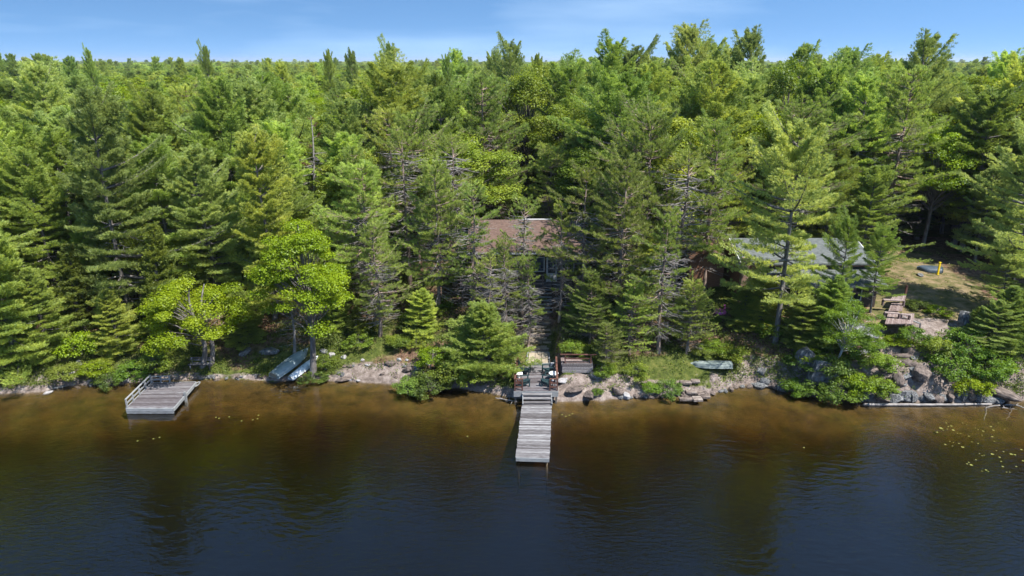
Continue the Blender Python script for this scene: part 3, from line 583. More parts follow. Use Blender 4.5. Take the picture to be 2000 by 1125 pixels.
H_ = [  # kind, photo column of the trunk, distance, photo row of the top, label
 ('wpf', 40, 45.0, 425, 'bushy pale green pine at the left edge with boughs down to the water', dict(var=0)),
 ('wpb', 255, 50.5, 190, 'tall bluish pine with dark visible trunk behind the floating platform', dict(var=0)),
 ('wp', 110, 52, 300, 'broad white pine between the left edge and the tall bluish pine', dict(var=2)),
 ('wpb', 175, 58, 215, 'layered white pine second row left of the tall bluish pine', dict(var=4)),
 ('wp', 20, 58, 250, 'full white pine cut by the left edge of the picture', dict(var=0)),
 ('ce', 165, 48.5, 480, 'brownish green cedar in the gap left of the tall bluish pine', {}),
 ('ce', 335, 48.5, 440, 'olive brown cedar behind the low lime maple', {}),
 ('wpb', 420, 52.5, 290, 'dense bluish pine behind and left of the tall lime maple', dict(var=4)),
 ('wp', 345, 60, 190, 'white pine standing above the olive brown cedar', dict(var=2)),
 ('wpg', 470, 60, 165, 'golden tinged white pine left of the grey dead pine', dict(var=2)),
 ('wp', 565, 55, 330, 'pine with wide sunlit boughs just behind the tall lime maple', dict(var=2)),
 ('wpg', 545, 66, 155, 'golden tinged pine standing behind the grey dead pine', dict(var=0)),
 ('de', 632, 62, 225, 'bare grey dead pine with rusty tufts in the upper left wood', {}),
 ('de', 575, 47, 560, 'short dead pine with drooping bare grey branches above the beached boats', {}),
 ('ma', 613, 45.4, 412, 'tall bright lime maple beside the beached boats', dict(var=0, wide=1.05)),
 ('ma', 395, 46.0, 546, 'low bright lime maple with two trunks behind the floating platform', dict(var=1, wide=1.1)),
 ('rp', 705, 57, 300, 'red pine directly right of the tall lime maple', dict(var=0)),
 ('wpb', 690, 66, 205, 'dark bluish pine right of the grey dead pine', dict(var=1)),
 ('rps', 742, 48.5, 440, 'slim red pine on the mossy slope between maple and shore shrubs', dict(var=2)),
 ('rps', 800, 56, 250, 'tall red pine with bare pale trunk left of the brown cottage', dict(var=1)),
 ('rp', 855, 50.5, 330, 'red pine on the slope behind the young shore pine', dict(var=0)),
 ('rp', 775, 63, 215, 'red pine second row above the mossy slope', dict(var=3)),
 ('rps', 890, 55, 260, 'red pine at the left corner of the brown cottage', dict(var=1)),
 ('rps', 930, 49.5, 370, 'gnarled red pine with bare limbs before the cottage deck', dict(var=3)),
 ('rps', 985, 47.5, 470, 'small sparse red pine in front of the cottage railing', dict(var=3, wide=.8)),
 ('wpg', 870, 66, 180, 'golden tinged pine above the left end of the brown roof', dict(var=0)),
 ('wpy', 938, 44.4, 594, 'young bright green pine overhanging the water left of the deck', dict(wide=1.22)),
 ('rps', 1022, 49.6, 385, 'thin red pine whose bare limbs cross the middle of the brown roof', dict(var=1, wide=.8)),
 ('rps', 1030, 48.0, 505, 'small sparse red pine veiling the cottage stairs', dict(var=0, wide=.85)),
 ('br', 215, 74, 175, 'round leafy crown high on the left behind the bluish pine', dict(var=1, wide=1.2)),
 ('br', 1110, 70, 195, 'round leafy crown up right of the brown roof', dict(var=1, wide=1.1)),
 ('bl', 1500, 64, 215, 'round lime crown left above the big pine by the cove', dict(var=0)),
 ('bl', 1860, 74, 150, 'round lime crown high behind the lawn', dict(var=0, wide=1.2)),
 ('rps', 1092, 48.8, 400, 'thin red pine in front of the right half of the brown roof', dict(var=3, wide=.75)),
 ('rps', 960, 46.8, 500, 'small gnarled red pine before the left end of the cottage railing', dict(var=1, wide=.8)),
 ('wpg', 1628, 47.6, 430, 'sunlit pine in front of the grey green roof', dict(var=3, wide=.62, rz=1.0)),
 ('wpg', 1700, 48.6, 450, 'sunlit pine at the right corner of the grey green roof', dict(var=3, wide=.7, rz=3.0)),
 ('wpy', 1572, 46.4, 575, 'bright pine between the big pine trunk and the grey green roof', dict(wide=.9)),
 ('rps', 1135, 49, 330, 'red pine with forked pale trunk at the right corner of the brown cottage', dict(var=3)),
 ('rp', 1152, 46.3, 530, 'low red pine behind the timber crib wall', dict(var=2, wide=.85)),
 ('rp', 1205, 47.5, 320, 'red pine above the timber crib wall', dict(var=0)),
 ('rp', 1250, 52, 225, 'tall red pine second row above the timber crib wall', dict(var=1)),
 ('br', 1180, 58, 395, 'mid green leafy tree right of the brown roof', dict(var=2)),
 ('rps', 1285, 45.6, 420, 'leaning dead limbed red pine closest to the pink granite shore', dict(var=3)),
 ('rps', 1320, 49.5, 290, 'red pine with broken pale limbs left of the pink float', dict(var=1)),
 ('rp', 1375, 54, 250, 'tall red pine left of the rust brown roof', dict(var=0)),
 ('rp', 1075, 64, 290, 'red pine rising behind the brown roof', dict(var=1)),
 ('rp', 975, 64, 300, 'red pine rising behind the left half of the brown roof', dict(var=2)),
 ('rp', 1300, 62, 205, 'red pine third row behind the timber crib wall', dict(var=2)),
 ('wp', 1240, 66, 210, 'white pine with a broken white snag beside it, mid wood', dict(var=3)),
 ('wpb', 1512, 46.2, 255, 'large bluish white pine with thick bare grey trunk by the cove', dict(var=3, wide=1.0, rz=2.0)),
 ('wpg', 1600, 60.5, 290, 'sunlit pine rising behind the grey green roof', dict(var=2)),
 ('wp', 1680, 58, 330, 'yellow green pine with drooping boughs over the right end of the grey roof', dict(var=0)),
 ('wpf', 1590, 45.5, 600, 'short bright pine between the cove and the birch', dict(var=1)),
 ('wpf', 1450, 48.2, 560, 'low pine shading the pink float', dict(var=0)),
 ('bi', 1630, 43.6, 585, 'leaning white birch on the granite bluff', dict(lean=(0, R(14)), rz=0.)),
 ('wpb', 1965, 49, 275, 'tall pine with bleached trunk at the right edge', dict(var=3)),
 ('wpf', 1985, 44.8, 560, 'spreading pine low at the right edge above the driftwood', dict(var=1)),
 ('wpf', 1900, 45.6, 600, 'short pine in front of the dark boulder on the lawn edge', dict(var=0, wide=.8)),
 ('wpb', 1932, 44.2, 585, 'bluish pine with drooping boughs over the streaked rock', dict(var=4, wide=.9)),
 ('wpb', 1905, 60, 330, 'bluish pine behind the blue tarp', dict(var=1)),
 ('bl', 1800, 66, 240, 'bright leafy tree behind the lawn', dict(var=1)),
 ('br', 1500, 70, 120, 'deep green leafy tree above the bluish pine by the cove', dict(var=1)),
 ('br', 1030, 76, 130, 'rounded mid green leafy tree high behind the brown roof', dict(var=1, wide=1.1)),
 ('ma', 725, 84, 146, 'bright lime maple crown high in the left middle of the wood', dict(var=0, wide=1.2)),
 ('ma', 800, 80, 168, 'second bright lime maple crown just right of the first high one', dict(var=0)),
 ('bl', 1180, 72, 235, 'small lime leafy crown among the red pines', dict(var=0)),
 ('bl', 1290, 78, 165, 'lime leafy crown under the tallest pines', dict(var=1)),
 ('br', 320, 64, 235, 'round fresh green leafy tree right of the tall bluish pine', dict(var=0)),
 ('br', 60, 62, 300, 'fresh green leafy tree near the left edge behind the pines', dict(var=1)),
 ('sp', 133, 72, 178, 'narrow almost black spruce in the upper left', dict(wide=.8)),
 ('wp', 205, 150, 92, 'small horizon pine, first dark tip from the left breaking the skyline', dict(wide=.46)),
 ('wp', 427, 140, 88, 'pointed horizon pine above the golden tinged pines', dict(wide=.46)),
 ('wp', 655, 140, 90, 'open horizon pine left of the double topped one', dict(wide=.46)),
 ('wpb', 702, 115, 94, 'broad horizon pine at the left middle of the skyline', dict(wide=.46)),
 ('wpb', 775, 105, 82, 'lone tall horizon pine with round head on a bare trunk', dict(var=3, wide=.6)),
 ('wp', 880, 120, 104, 'low horizon pine halfway to the centre gap', dict(wide=.46)),
 ('wpb', 968, 130, 98, 'leaning thin horizon pine left of the centre pair', dict(wide=.7)),
 ('wpb', 998, 120, 78, 'wispy horizon pine taller of the centre pair', dict(wide=.8, var=3)),
 ('wpg', 1045, 105, 96, 'horizon pine right of the centre pair', dict(wide=.46)),
 ('wp', 1180, 88, 72, 'broad domed pine breaking the skyline right of centre', dict(wide=1.1, var=2)),
 ('wpb', 1225, 92, 88, 'pine joined to the broad domed skyline pine', {}),
 ('wpb', 1320, 84, 46, 'tallest pine of the skyline with ragged top', dict(var=1)),
 ('wpb', 1355, 88, 72, 'ragged pine touching the tallest skyline pine', dict(var=3)),
 ('wpb', 1435, 82, 55, 'second tallest skyline pine with rounded top', dict(var=1, wide=.85)),
 ('wpb', 1400, 96, 84, 'thin pine between the two tallest skyline pines', {}),
 ('wp', 1530, 90, 84, 'open topped skyline pine above the deep green leafy tree', dict(wide=.8)),
 ('wp', 1618, 84, 90, 'green skyline pine between the open topped one and the big right one', {}),
 ('wp', 1668, 105, 104, 'short skyline pine just left of the big right one', {}),
 ('wpb', 1745, 76, 66, 'big ragged skyline pine with pale forked limbs on the right', dict(var=1)),
 ('wp', 1915, 96, 98, 'flat topped skyline pine near the right edge', {}),
 ('wpg', 1955, 88, 106, 'golden tinged skyline pine nearest the right edge', {}),
 ('wp', 1570, 72, 210, 'pine wedged behind the sunlit pine over the grey roof', dict(var=2)),
 ('wpg', 1400, 66, 200, 'golden tinged pine above the rust brown roof', dict(var=2)),
 ('wpg', 1460, 62, 330, 'golden tinged pine just behind the rust brown roof', dict(var=4)),
 ('wp', 1840, 72, 200, 'white pine behind the bright leafy tree of the lawn', dict(var=0)),
]
for k, px, Y, top, lab, kw in H_: htree(k, px, Y, top, lab, **kw)

# fill of the wood: individual trees with real kinds
EXC = []   # (x0,x1,y0,y1) without trunks
EXC += [(-5.5, 7.0, 47, 60), (15.5, 31, 47, 58.5), (-17.5, -12, 46, 57), (-2.6, 5.8, 60, 84), (.2, 3.4, 36, 50), (26, 48, 46, 64)]
def free(x, y):
    return not any(a < x < b and c < y < d for a, b, c, d in EXC)
pts = list(placed); fill = []
rr = np.random.default_rng(21)
def far_enough(x, y, r):
    a = np.array(pts); return (np.hypot(a[:, 0] - x, a[:, 1] - y)).min() > r
for it in range(14000):
    y = 49 + (125 - 49) * rr.random() ** .9; hx = .80 * y + 6; x = rr.uniform(-hx, hx)
    if not free(x, y) or y - shore_y(x) < 5: continue
    r = 2.9 + .012 * (y - 49)
    if y < 60 and abs(x) < 34: r = 4.0
    if not far_enough(x, y, r): continue
    pts.append((x, y)); fill.append((x, y))
nz_ = lambda x, y: fbm(np.array([x * .035 + 3]), np.array([y * .035]), 3)[0]
ZONE = lambda x, y: 'left' if x < -.25 * y else ('centre' if x < .2 * y else 'right')
GL = {('wp', 'left'): 'mixed green white pine in the packed wood on the left', ('wp', 'centre'): 'mixed green white pine in the packed wood behind the brown cottage', ('wp', 'right'): 'mixed green white pine in the packed wood behind the grey roof',
      ('wpg', 'left'): 'yellow green pine in the packed wood on the left', ('wpg', 'centre'): 'yellow green pine in the packed wood behind the brown cottage', ('wpg', 'right'): 'yellow green pine in the packed wood behind the grey roof',
      ('wpb', 'left'): 'bluish green pine in the packed wood on the left', ('wpb', 'centre'): 'bluish green pine in the packed wood behind the brown cottage', ('wpb', 'right'): 'bluish green pine in the packed wood behind the grey roof',
      ('rp', 'left'): 'tufted red pine in the packed wood on the left', ('rp', 'centre'): 'tufted red pine in the packed wood behind the brown cottage', ('rp', 'right'): 'tufted red pine in the packed wood behind the grey roof',
      ('br', 'left'): 'dark green leafy tree in the packed wood on the left', ('br', 'centre'): 'dark green leafy tree in the packed wood behind the brown cottage', ('br', 'right'): 'dark green leafy tree in the packed wood behind the grey roof',
      ('bl', 'left'): 'lime green leafy tree in the packed wood on the left', ('bl', 'centre'): 'lime green leafy tree in the packed wood behind the brown cottage', ('bl', 'right'): 'lime green leafy tree in the packed wood behind the grey roof',
      ('sp', 'left'): 'dark narrow spruce in the packed wood on the left', ('sp', 'centre'): 'dark narrow spruce in the packed wood behind the brown cottage', ('sp', 'right'): 'dark narrow spruce in the packed wood behind the grey roof'}
cnt = {}
for x, y in fill:
    zn = ZONE(x, y); q = nz_(x, y) + rr.normal(0, .12)
    pl = {'left': .78 if y > 80 else .3, 'centre': .50 if y > 74 else .16, 'right': .44 if y > 66 else .3}[zn]
    if rr.random() < pl + q * .9: k = 'bl' if rr.random() < .55 else 'br'
    else:
        u = rr.random()
        if zn == 'centre' and y < 85: k = 'rp' if u < .55 else ('wp' if u < .8 else 'wpg')
        else: k = 'wp' if u < .36 else ('wpg' if u < .68 else ('wpb' if u < .88 else ('rp' if u < .96 else 'sp')))
    if k == 'bl' and y < 72: k = 'br' if rr.random() < .4 else 'wpb'
    if k == 'br' and y < 62 and x < -10: k = 'wp'
    leafy = k in ('br', 'bl')
    top = rr.normal(16.6 if leafy else 18.0, 1.0 if leafy else 1.5) + (.9 if x > 8 else -.3 if x < -20 else 0)
    if y < 62: top -= 1.2
    if not leafy and rr.random() < .05: top += 2.2
    top = min(top, 21.4)
    tree(k, x, y, top - gz(x, y), GL[(k, zn)], group='trees of the packed wood', wide=rr.uniform(.95, 1.3) * (1.15 if leafy else 1))
    cnt[k] = cnt.get(k, 0) + 1
ML = {'left': 'mid height young tree between the trunks of the left wood', 'centre': 'mid height young tree between the trunks around the brown cottage', 'right': 'mid height young tree between the trunks around the grey roof'}
for it in range(900):
    y = 48 + 42 * rr.random() ** 1.3; hx = .78 * y; x = rr.uniform(-hx, hx)
    if not free(x, y) or y - shore_y(x) < 4.5 or not far_enough(x, y, 1.9): continue
    pts.append((x, y)); k = ['br', 'bl' if y > 62 else 'br', 'wpf', 'wpf', 'br'][rr.integers(5)]
    tree(k, x, y, rr.uniform(5.5, 11) * (1 if y > 54 else .8), ML[ZONE(x, y)], group='young trees of the wood', wide=rr.uniform(.8, 1.05))
    if len(pts) > 640: break
# side screens beyond the frame are left to the far wood
import collections; print('fill', cnt, 'total', len(placed), collections.Counter(o.name.split('.')[0] for o in C if o.type == 'EMPTY'))

# ------------------------------------------------------------------ far wood: instanced on points, one object
def far_wood():
    P, S, K = [], [], []
    def ring(n, y0, y1, sp, lod_h):
        m = int((y1 - y0) * (y0 + y1) * .86 / (sp * sp))
        u = rr.random(m); y = np.sqrt(y0 ** 2 + u * (y1 ** 2 - y0 ** 2)); x = rr.uniform(-.86, .86, m) * y + rr.normal(0, 4, m)
        z = height(x, y); nz = fbm(x * .02 + 3, y * .02, 3)
        leafy = rr.random(m) < np.clip(.70 + nz * 2.0, .2, .95)
        kk = np.where(leafy, 3 + (rr.random(m) < .62) * 1 + (rr.random(m) < .3), rr.integers(0, 3, m))
        kk = np.minimum(kk, 5)
        top = np.where(leafy, rr.normal(15.6, .9, m), rr.normal(16.6, 1.5, m)) + 1.6 * fbm(x * .006, y * .006, 2)
        tall = (~leafy) & (rr.random(m) < .06); top = np.where(tall, rr.uniform(18.5, 24.2 + y0 * .002, m), top)
        Hh = top - z + rr.normal(0, .2, m)
        P.append(np.stack([x, y, z - .2], -1)); K.append(kk); base = np.where(kk < 3, 18., 15.)
        sz = Hh / base; w_ = sz * sp / 5.2 * rr.uniform(.85, 1.2, m); w_ = np.where(tall, sz * .7 * (1 + y0 / 900), w_); S.append(np.stack([w_, w_, sz], -1))
    ring(0, 125, 260, 5.4, 0); ring(1, 260, 600, 7.5, 0); ring(2, 600, 1500, 14, 0); ring(3, 1500, 3600, 34, 0)
    # flanks beyond the sides of the picture near the shore (seen from a step to the side, and in the water)
    m = 420; x = np.concatenate([rr.uniform(-120, -42, m // 2), rr.uniform(42, 120, m // 2)]); y = rr.uniform(47, 125, m)
    ok = (np.abs(x) > .80 * y + 7) & (y - shore_y(x) > 3); x = x[ok]; y = y[ok]; z = height(x, y); kk = rr.integers(0, 5, len(x)); Hh = rr.normal(18.5, 1.3, len(x)) - z
    P.append(np.stack([x, y, z - .2], -1)); K.append(kk); sz = Hh / np.where(kk < 3, 18., 15.); S.append(np.stack([sz, sz, sz], -1))
    P = np.concatenate(P); S = np.concatenate(S); K = np.concatenate(K)
    me = bpy.data.meshes.new('forest'); me.vertices.add(len(P)); me.vertices.foreach_set('co', P.astype(np.float32).ravel())
    a = me.attributes.new('tscale', 'FLOAT_VECTOR', 'POINT'); a.data.foreach_set('vector', S.astype(np.float32).ravel())
    a = me.attributes.new('tkind', 'INT', 'POINT'); a.data.foreach_set('value', K.astype(np.int32))
    a = me.attributes.new('trot', 'FLOAT_VECTOR', 'POINT'); rz = np.zeros((len(P), 3)); rz[:, 2] = rr.uniform(0, 6.28, len(P)); a.data.foreach_set('vector', rz.astype(np.float32).ravel())
    o = bpy.data.objects.new('forest', me); C.link(o)
    col = bpy.data.collections.new('far_tree_kinds')
    for i, p in enumerate(PR['wpl'] + PR['brl']):
        # crown and trunk joined in one mesh with two materials
        import bmesh
        bm = bmesh.new(); bm.from_mesh(p[1])
        for f in bm.faces: f.material_index = 0
        n0 = len(bm.faces); bm.from_mesh(p[0]); bm.faces.ensure_lookup_table()
        for f in bm.faces[n0:]: f.material_index = 1
        mj = bpy.data.meshes.new('far_tree'); bm.to_mesh(mj); bm.free(); mj.materials.append(p[1].materials[0]); mj.materials.append(M['bark'])
        ob = bpy.data.objects.new('far_tree_%d' % i, mj); col.objects.link(ob)
    ng = bpy.data.node_groups.new('far_wood', 'GeometryNodeTree')
    ng.interface.new_socket('Geometry', in_out='INPUT', socket_type='NodeSocketGeometry'); ng.interface.new_socket('Geometry', in_out='OUTPUT', socket_type='NodeSocketGeometry')
    N = ng.nodes; gi = N.new('NodeGroupInput'); go = N.new('NodeGroupOutput'); ip = N.new('GeometryNodeInstanceOnPoints'); ci = N.new('GeometryNodeCollectionInfo'); m2p = N.new('GeometryNodeMeshToPoints')
    ci.inputs[0].default_value = col; ci.inputs['Separate Children'].default_value = True; ci.inputs['Reset Children'].default_value = True
    def na(nm_, ty):
        n = N.new('GeometryNodeInputNamedAttribute'); n.data_type = ty; n.inputs['Name'].default_value = nm_; return [q for q in n.outputs if q.enabled and q.name == 'Attribute'][0]
    Lk = ng.links; Lk.new(gi.outputs[0], m2p.inputs[0]); Lk.new(m2p.outputs[0], ip.inputs['Points']); Lk.new(ci.outputs[0], ip.inputs['Instance']); ip.inputs['Pick Instance'].default_value = True
    Lk.new(na('tkind', 'INT'), ip.inputs['Instance Index']); Lk.new(na('trot', 'FLOAT_VECTOR'), ip.inputs['Rotation']); Lk.new(na('tscale', 'FLOAT_VECTOR'), ip.inputs['Scale']); Lk.new(ip.outputs[0], go.inputs[0])
    md = o.modifiers.new('far_wood', 'NODES'); md.node_group = ng
    tag(o, 'continuous green forest reaching to the horizon', 'forest', kind='stuff')
    print('far trees', len(P))
far_wood()

# ------------------------------------------------------------------ shared builders for wooden things
def planks(mb, A, B, Cc, Dd, z, n, th=.04, gap=.012, jag=.0, along=None):
    """boards across a quad A(near left) B(near right) C(far right) D(far left)"""
    A, B, Cc, Dd = [np.array(p[:2], float) for p in (A, B, Cc, Dd)]
    L = np.linalg.norm(Dd - A); g = gap / L
    for i in range(n):
        t0 = i / n + g / 2; t1 = (i + 1) / n - g / 2; zz = z + random.uniform(-.006, .006)
        j0, j1 = random.uniform(-jag, jag), random.uniform(-jag, jag)
        l0, l1 = A + (Dd - A) * t0, A + (Dd - A) * t1; r0, r1 = B + (Cc - B) * t0, B + (Cc - B) * t1
        u = (r0 - l0) / np.linalg.norm(r0 - l0)
        q = [l0 + u * j0, r0 + u * j1, r1 + u * j1, l1 + u * j0]
        mb.prism([(p[0], p[1], zz - th) for p in q], (0, 0, th))
    return mb
def fl(p): return np.array(p[:2], float)
def lerp(a, b, t): return fl(a) + (fl(b) - fl(a)) * t

# ------------------------------------------------------------------ jetty
ZJ = .40
jA, jB, jC, jD = at_z(1007, 893, ZJ), at_z(1073.5, 895, ZJ), at_z(1078, 783, ZJ), at_z(1020, 783, ZJ)
jet = empty('jetty', (*lerp(jA, jB, .5), 0), 'long grey plank jetty running straight out into the lake from the deck', 'jetty')
off = np.array([jet.location.x, jet.location.y])
L_ = lambda p: fl(p) - off
mb = planks(MB(), L_(jA), L_(jB), L_(jC), L_(jD), ZJ, 52, .04, .016, .02); mb.obj('deck_boards', M['wood'], jet)
mb = MB()
for a, b in ((jA, jD), (jB, jC)):
    s = 1 if a is jB else -1; a_, b_ = L_(a) + np.array([-.05 * s, .02]), L_(b) + np.array([-.05 * s, 0]); mb.bar((*a_, ZJ - .16), (*b_, ZJ - .16), .05, .22, .3)
a_, b_ = L_(jA), L_(jB); mb.bar((*(a_ + [0.02, -.03]), ZJ - .12), (*(b_ + [-.02, -.03]), ZJ - .12), .05, .22, .6); mb.obj('frame', M['greywood'], jet)
for t in (.04, .36, .68, .97):
    for a, b, s in ((jA, jD, 1), (jB, jC, -1)):
        p = L_(lerp(a, b, t)) + np.array([.16 * s, 0]); m_ = MB(); zb_ = gz(p[0] + off[0], p[1] + off[1]) - .2; m_.tube([(p[0], p[1], ZJ - .06), (p[0], p[1], zb_)], [.06, .06], 8); m_.obj('post', M['bark'], jet)

# ------------------------------------------------------------------ deck at the shore with chairs
ZD = .95
dA, dB, dC, dD = at_z(1004, 763, ZD), at_z(1090, 763, ZD), at_z(1087, 714, ZD), at_z(1010, 714, ZD)
deck = empty('deck', (*lerp(dA, dB, .5), 0), 'square wooden deck with brown corner railings where the jetty meets the shore', 'deck')
off = np.array([deck.location.x, deck.location.y])
mb = planks(MB(), L_(dA), L_(dB), L_(dC), L_(dD), ZD, 26, .04, .012, .01); mb.obj('deck_boards', M['purplewood'], deck)
mb = MB(); a_, b_, c_, d_ = [L_(p) for p in (dA, dB, dC, dD)]
for k in range(2): mb.bar((a_[0] - .02, a_[1] - .03, ZD - .14 - .2 * k), (b_[0] + .02, b_[1] - .03, ZD - .14 - .2 * k), .04, .19, .45 + .2 * k)
for s, p, q in ((-1, a_, d_), (1, b_, c_)): mb.bar((p[0] + .0 * s, p[1] + .02, ZD - .16), (q[0], q[1], ZD - .16), .05, .22, .3)
mb.obj('fascia', M['greywood'], deck)
for p in (a_, b_, c_, d_, (a_ + d_) / 2, (b_ + c_) / 2):
    q = p * .93 + (a_ + c_) / 2 * .07; m_ = MB(); m_.box((q[0], q[1], (ZD - .05 + gz(q[0] + off[0], q[1] + off[1]) - .1) / 2), (.12, .12, ZD - .05 - gz(q[0] + off[0], q[1] + off[1]) + .1)); m_.obj('post', M['bark'], deck)
def rail_part(mb_, pts, h=.85):
    for p in pts: mb_.box((p[0], p[1], ZD + h / 2), (.09, .09, h), r=.4)
    for a, b in zip(pts[:-1], pts[1:]):
        mb_.bar((*a, ZD + h), (*b, ZD + h), .13, .035, .7); mb_.bar((*a, ZD + h * .62), (*b, ZD + h * .62), .03, .09, .5); mb_.bar((*a, ZD + h * .3), (*b, ZD + h * .3), .03, .09, .5)
m_ = MB(); rail_part(m_, [a_ + [.55, .05], a_ + [.06, .05], a_ * .5 + d_ * .5 + [.06, 0], d_ + [.06, -.4]]); m_.obj('railing', M['brownwood'], deck)
m_ = MB(); rail_part(m_, [b_ + [-.55, .05], b_ + [-.06, .05], b_ * .5 + c_ * .5 + [-.06, 0], c_ + [-.06, -.3]]); m_.obj('railing', M['brownwood'], deck)
sA, sB = at_z(1021, 767, .8), at_z(1078, 767, .8)
st = empty('deck_steps', (*lerp(sA, sB, .5), 0), 'three grey wooden steps from the deck down to the jetty', 'steps'); off = np.array([st.location.x, st.location.y])
x0, x1 = (at_z(1021, 770, .8)[0] - off[0], at_z(1077, 770, .8)[0] - off[0]); yf = dA[1] - off[1] - .06
for k in range(3):
    m_ = MB(); m_.box(((x0 + x1) / 2, yf - .16 - .29 * k, ZD - .15 * (k + 1)), (x1 - x0, .27, .05)); m_.obj('tread', M['wood'], st)
m_ = MB()
for s in (x0, x1): m_.bar((s, yf, ZD - .18), (s, yf - 1.0, ZJ + .05), .05, .16)
m_.obj('stringer', M['greywood'], st)

def adirondack(loc, rz, label):
    t = empty('adirondack_chair', loc, label, 'chair', 'adirondack chairs on the deck', rz)
    m_ = MB()      # seat slats, chair faces -y
    for k in range(6): m_.box((0, -.27 + .095 * k, .36 - .03 * k), (.52, .085, .02), rx=-.25)
    m_.obj('seat', M['darkgreen'], t)
    m_ = MB()
    for k in range(5):
        h = .82 - .05 * abs(k - 2) ** 1.5; P = [(-.04, 0, 0), (.04, 0, 0), (.04, 0, h - .03), (.02, 0, h), (-.02, 0, h), (-.04, 0, h - .03)]
        P = rot(P, rx=-.42) + np.array([(k - 2) * .1, .22, .24]); m_.prism(P, (0, -.02, -.01))
    m_.obj('backrest', M['darkgreen'], t)
    for s in (-1, 1):
        m_ = MB(); m_.box((s * .32, -.05, .56), (.13, .62, .022)); m_.obj('armrest', M['darkgreen'], t)
        m_ = MB(); m_.box((s * .29, -.30, .275), (.04, .09, .55)); m_.obj('leg', M['darkgreen'], t)
        m_ = MB(); m_.bar((s * .27, -.30, .32), (s * .27, .52, .04), .03, .12); m_.obj('leg', M['darkgreen'], t)
    return t
def table(loc, label, rd=.33, square=False):
    t = empty('side_table', loc, label, 'table')
    if square: m_ = MB(); m_.box((0, 0, .46), (.46, .40, .03)); m_.obj('tabletop', M['whiteplastic'], t, bevel=.01)
    else: m_ = MB(); m_.lathe([(0, .50), (rd, .50), (rd + .01, .485), (rd, .47), (0, .47)], 24); m_.obj('tabletop', M['whiteplastic'], t)
    for k in range(4):
        a = pi / 4 + k * pi / 2; m_ = MB(); m_.tube([(cos(a) * .17, sin(a) * .14, .46), (cos(a) * .21, sin(a) * .18, 0)], [.016, .016], 6); m_.obj('leg', M['darkgreen'], t)
    return t
P_ = lambda px, py, z=ZD: (*at_z(px, py, z), z)
adirondack(P_(1026, 729), R(78), 'dark green slatted chair, rear one on the left side of the deck')
adirondack(P_(1024, 752), R(100), 'dark green slatted chair, front one on the left side of the deck')
adirondack(P_(1070, 729), R(-70), 'dark green slatted chair with white towel, rear one on the right side of the deck')
adirondack(P_(1067, 752), R(-100), 'dark green slatted chair beneath the round white table, front right of the deck')
table(P_(1081, 741), 'round white side table on the right side of the deck')
table(P_(1014, 741), 'square white side table on the left side of the deck', square=True)
p = P_(1079, 727); m_ = MB(); m_.box((0, 0, .02), (.3, .04, .42), rx=.3); o = m_.obj('towel', M['white'], None, (p[0], p[1], ZD + .55), bevel=.015); tag(o, 'white towel over the rear right deck chair', 'towel')
for px, py, lab in ((1079, 757, 'white lidded cup on the front right deck rail'), (1013, 755, 'white mug beside the front left chair')):
    p = P_(px, py); m_ = MB(); m_.lathe([(0, 0), (.055, 0), (.07, .2), (.06, .22), (0, .22)], 12); o = m_.obj('cup', M['whiteplastic'], None, (p[0], p[1], ZD + .45 if px > 1050 else ZD + .45)); tag(o, lab, 'cup')
    m_ = MB(); m_.box((0, 0, .22), (.26, .24, .03)); m_.box((0, 0, .1), (.05, .05, .2)); m_.box((0, 0, .01), (.2, .2, .02)); o = m_.obj('plant_stand', M['brownwood'], None, (p[0], p[1], ZD + .0 + .21)); o.scale = (1, 1, 1); o.location.z = ZD + .0; o.scale.z = 1.9; tag(o, 'low brown stand under the ' + ('lidded cup on the right' if px > 1050 else 'white mug on the left'), 'stand')

# ------------------------------------------------------------------ terrace of pavers, timber edges, path
ZP = 1.12
pA, pB, pC, pD = at_z(1031, 709, ZP), at_z(1071, 709, ZP), at_z(1070, 688, ZP), at_z(1033, 688, ZP)
t = empty('paver_terrace', (*lerp(pA, pB, .5), ZP - .2), 'small beige paved square between deck and stone path', 'terrace'); off = np.array([t.location.x, t.location.y])
m_ = MB(); g_ = .012
for i in range(3):
    for j in range(2):
        q = [lerp(lerp(pA, pB, u), lerp(pD, pC, u), v) - off for u, v in ((i / 3 + g_, j / 2 + g_), ((i + 1) / 3 - g_, j / 2 + g_), ((i + 1) / 3 - g_, (j + 1) / 2 - g_), (i / 3 + g_, (j + 1) / 2 - g_))]
        m_.prism([(a[0], a[1], .12) for a in q], (0, 0, .08 + random.uniform(-.006, .006)))
m_.obj('pavers', M['concrete'], t)
m_ = MB()
a_, b_, c_, d_ = [fl(p) - off for p in (pA, pB, pC, pD)]
for p, q in ((a_ + [-.05, -.07], b_ + [.05, -.07]), (d_ + [-.05, .07], c_ + [.05, .07]), (a_ + [-.08, 0], d_ + [-.08, 0]), (b_ + [.08, 0], c_ + [.08, 0])): m_.bar((*p, .1), (*q, .1), .10, .22)
m_.obj('timber_edge', M['greywood'], t)
for py, dz, lab in ((712, 0, 'upper grey timber step at the back of the deck'), (717, -.1, 'lower grey timber step at the back of the deck')):
    a = at_z(1028 if dz == 0 else 1026, py, 1.0); b = at_z(1072 if dz == 0 else 1076, py, 1.0); m_ = MB(); m_.bar((-(b[0] - a[0]) / 2, 0, 0), ((b[0] - a[0]) / 2, 0, 0), .16, .10)
    o = m_.obj('timber_step', M['wood'], None, ((a[0] + b[0]) / 2, a[1], 1.06 + dz)); tag(o, lab, 'step')
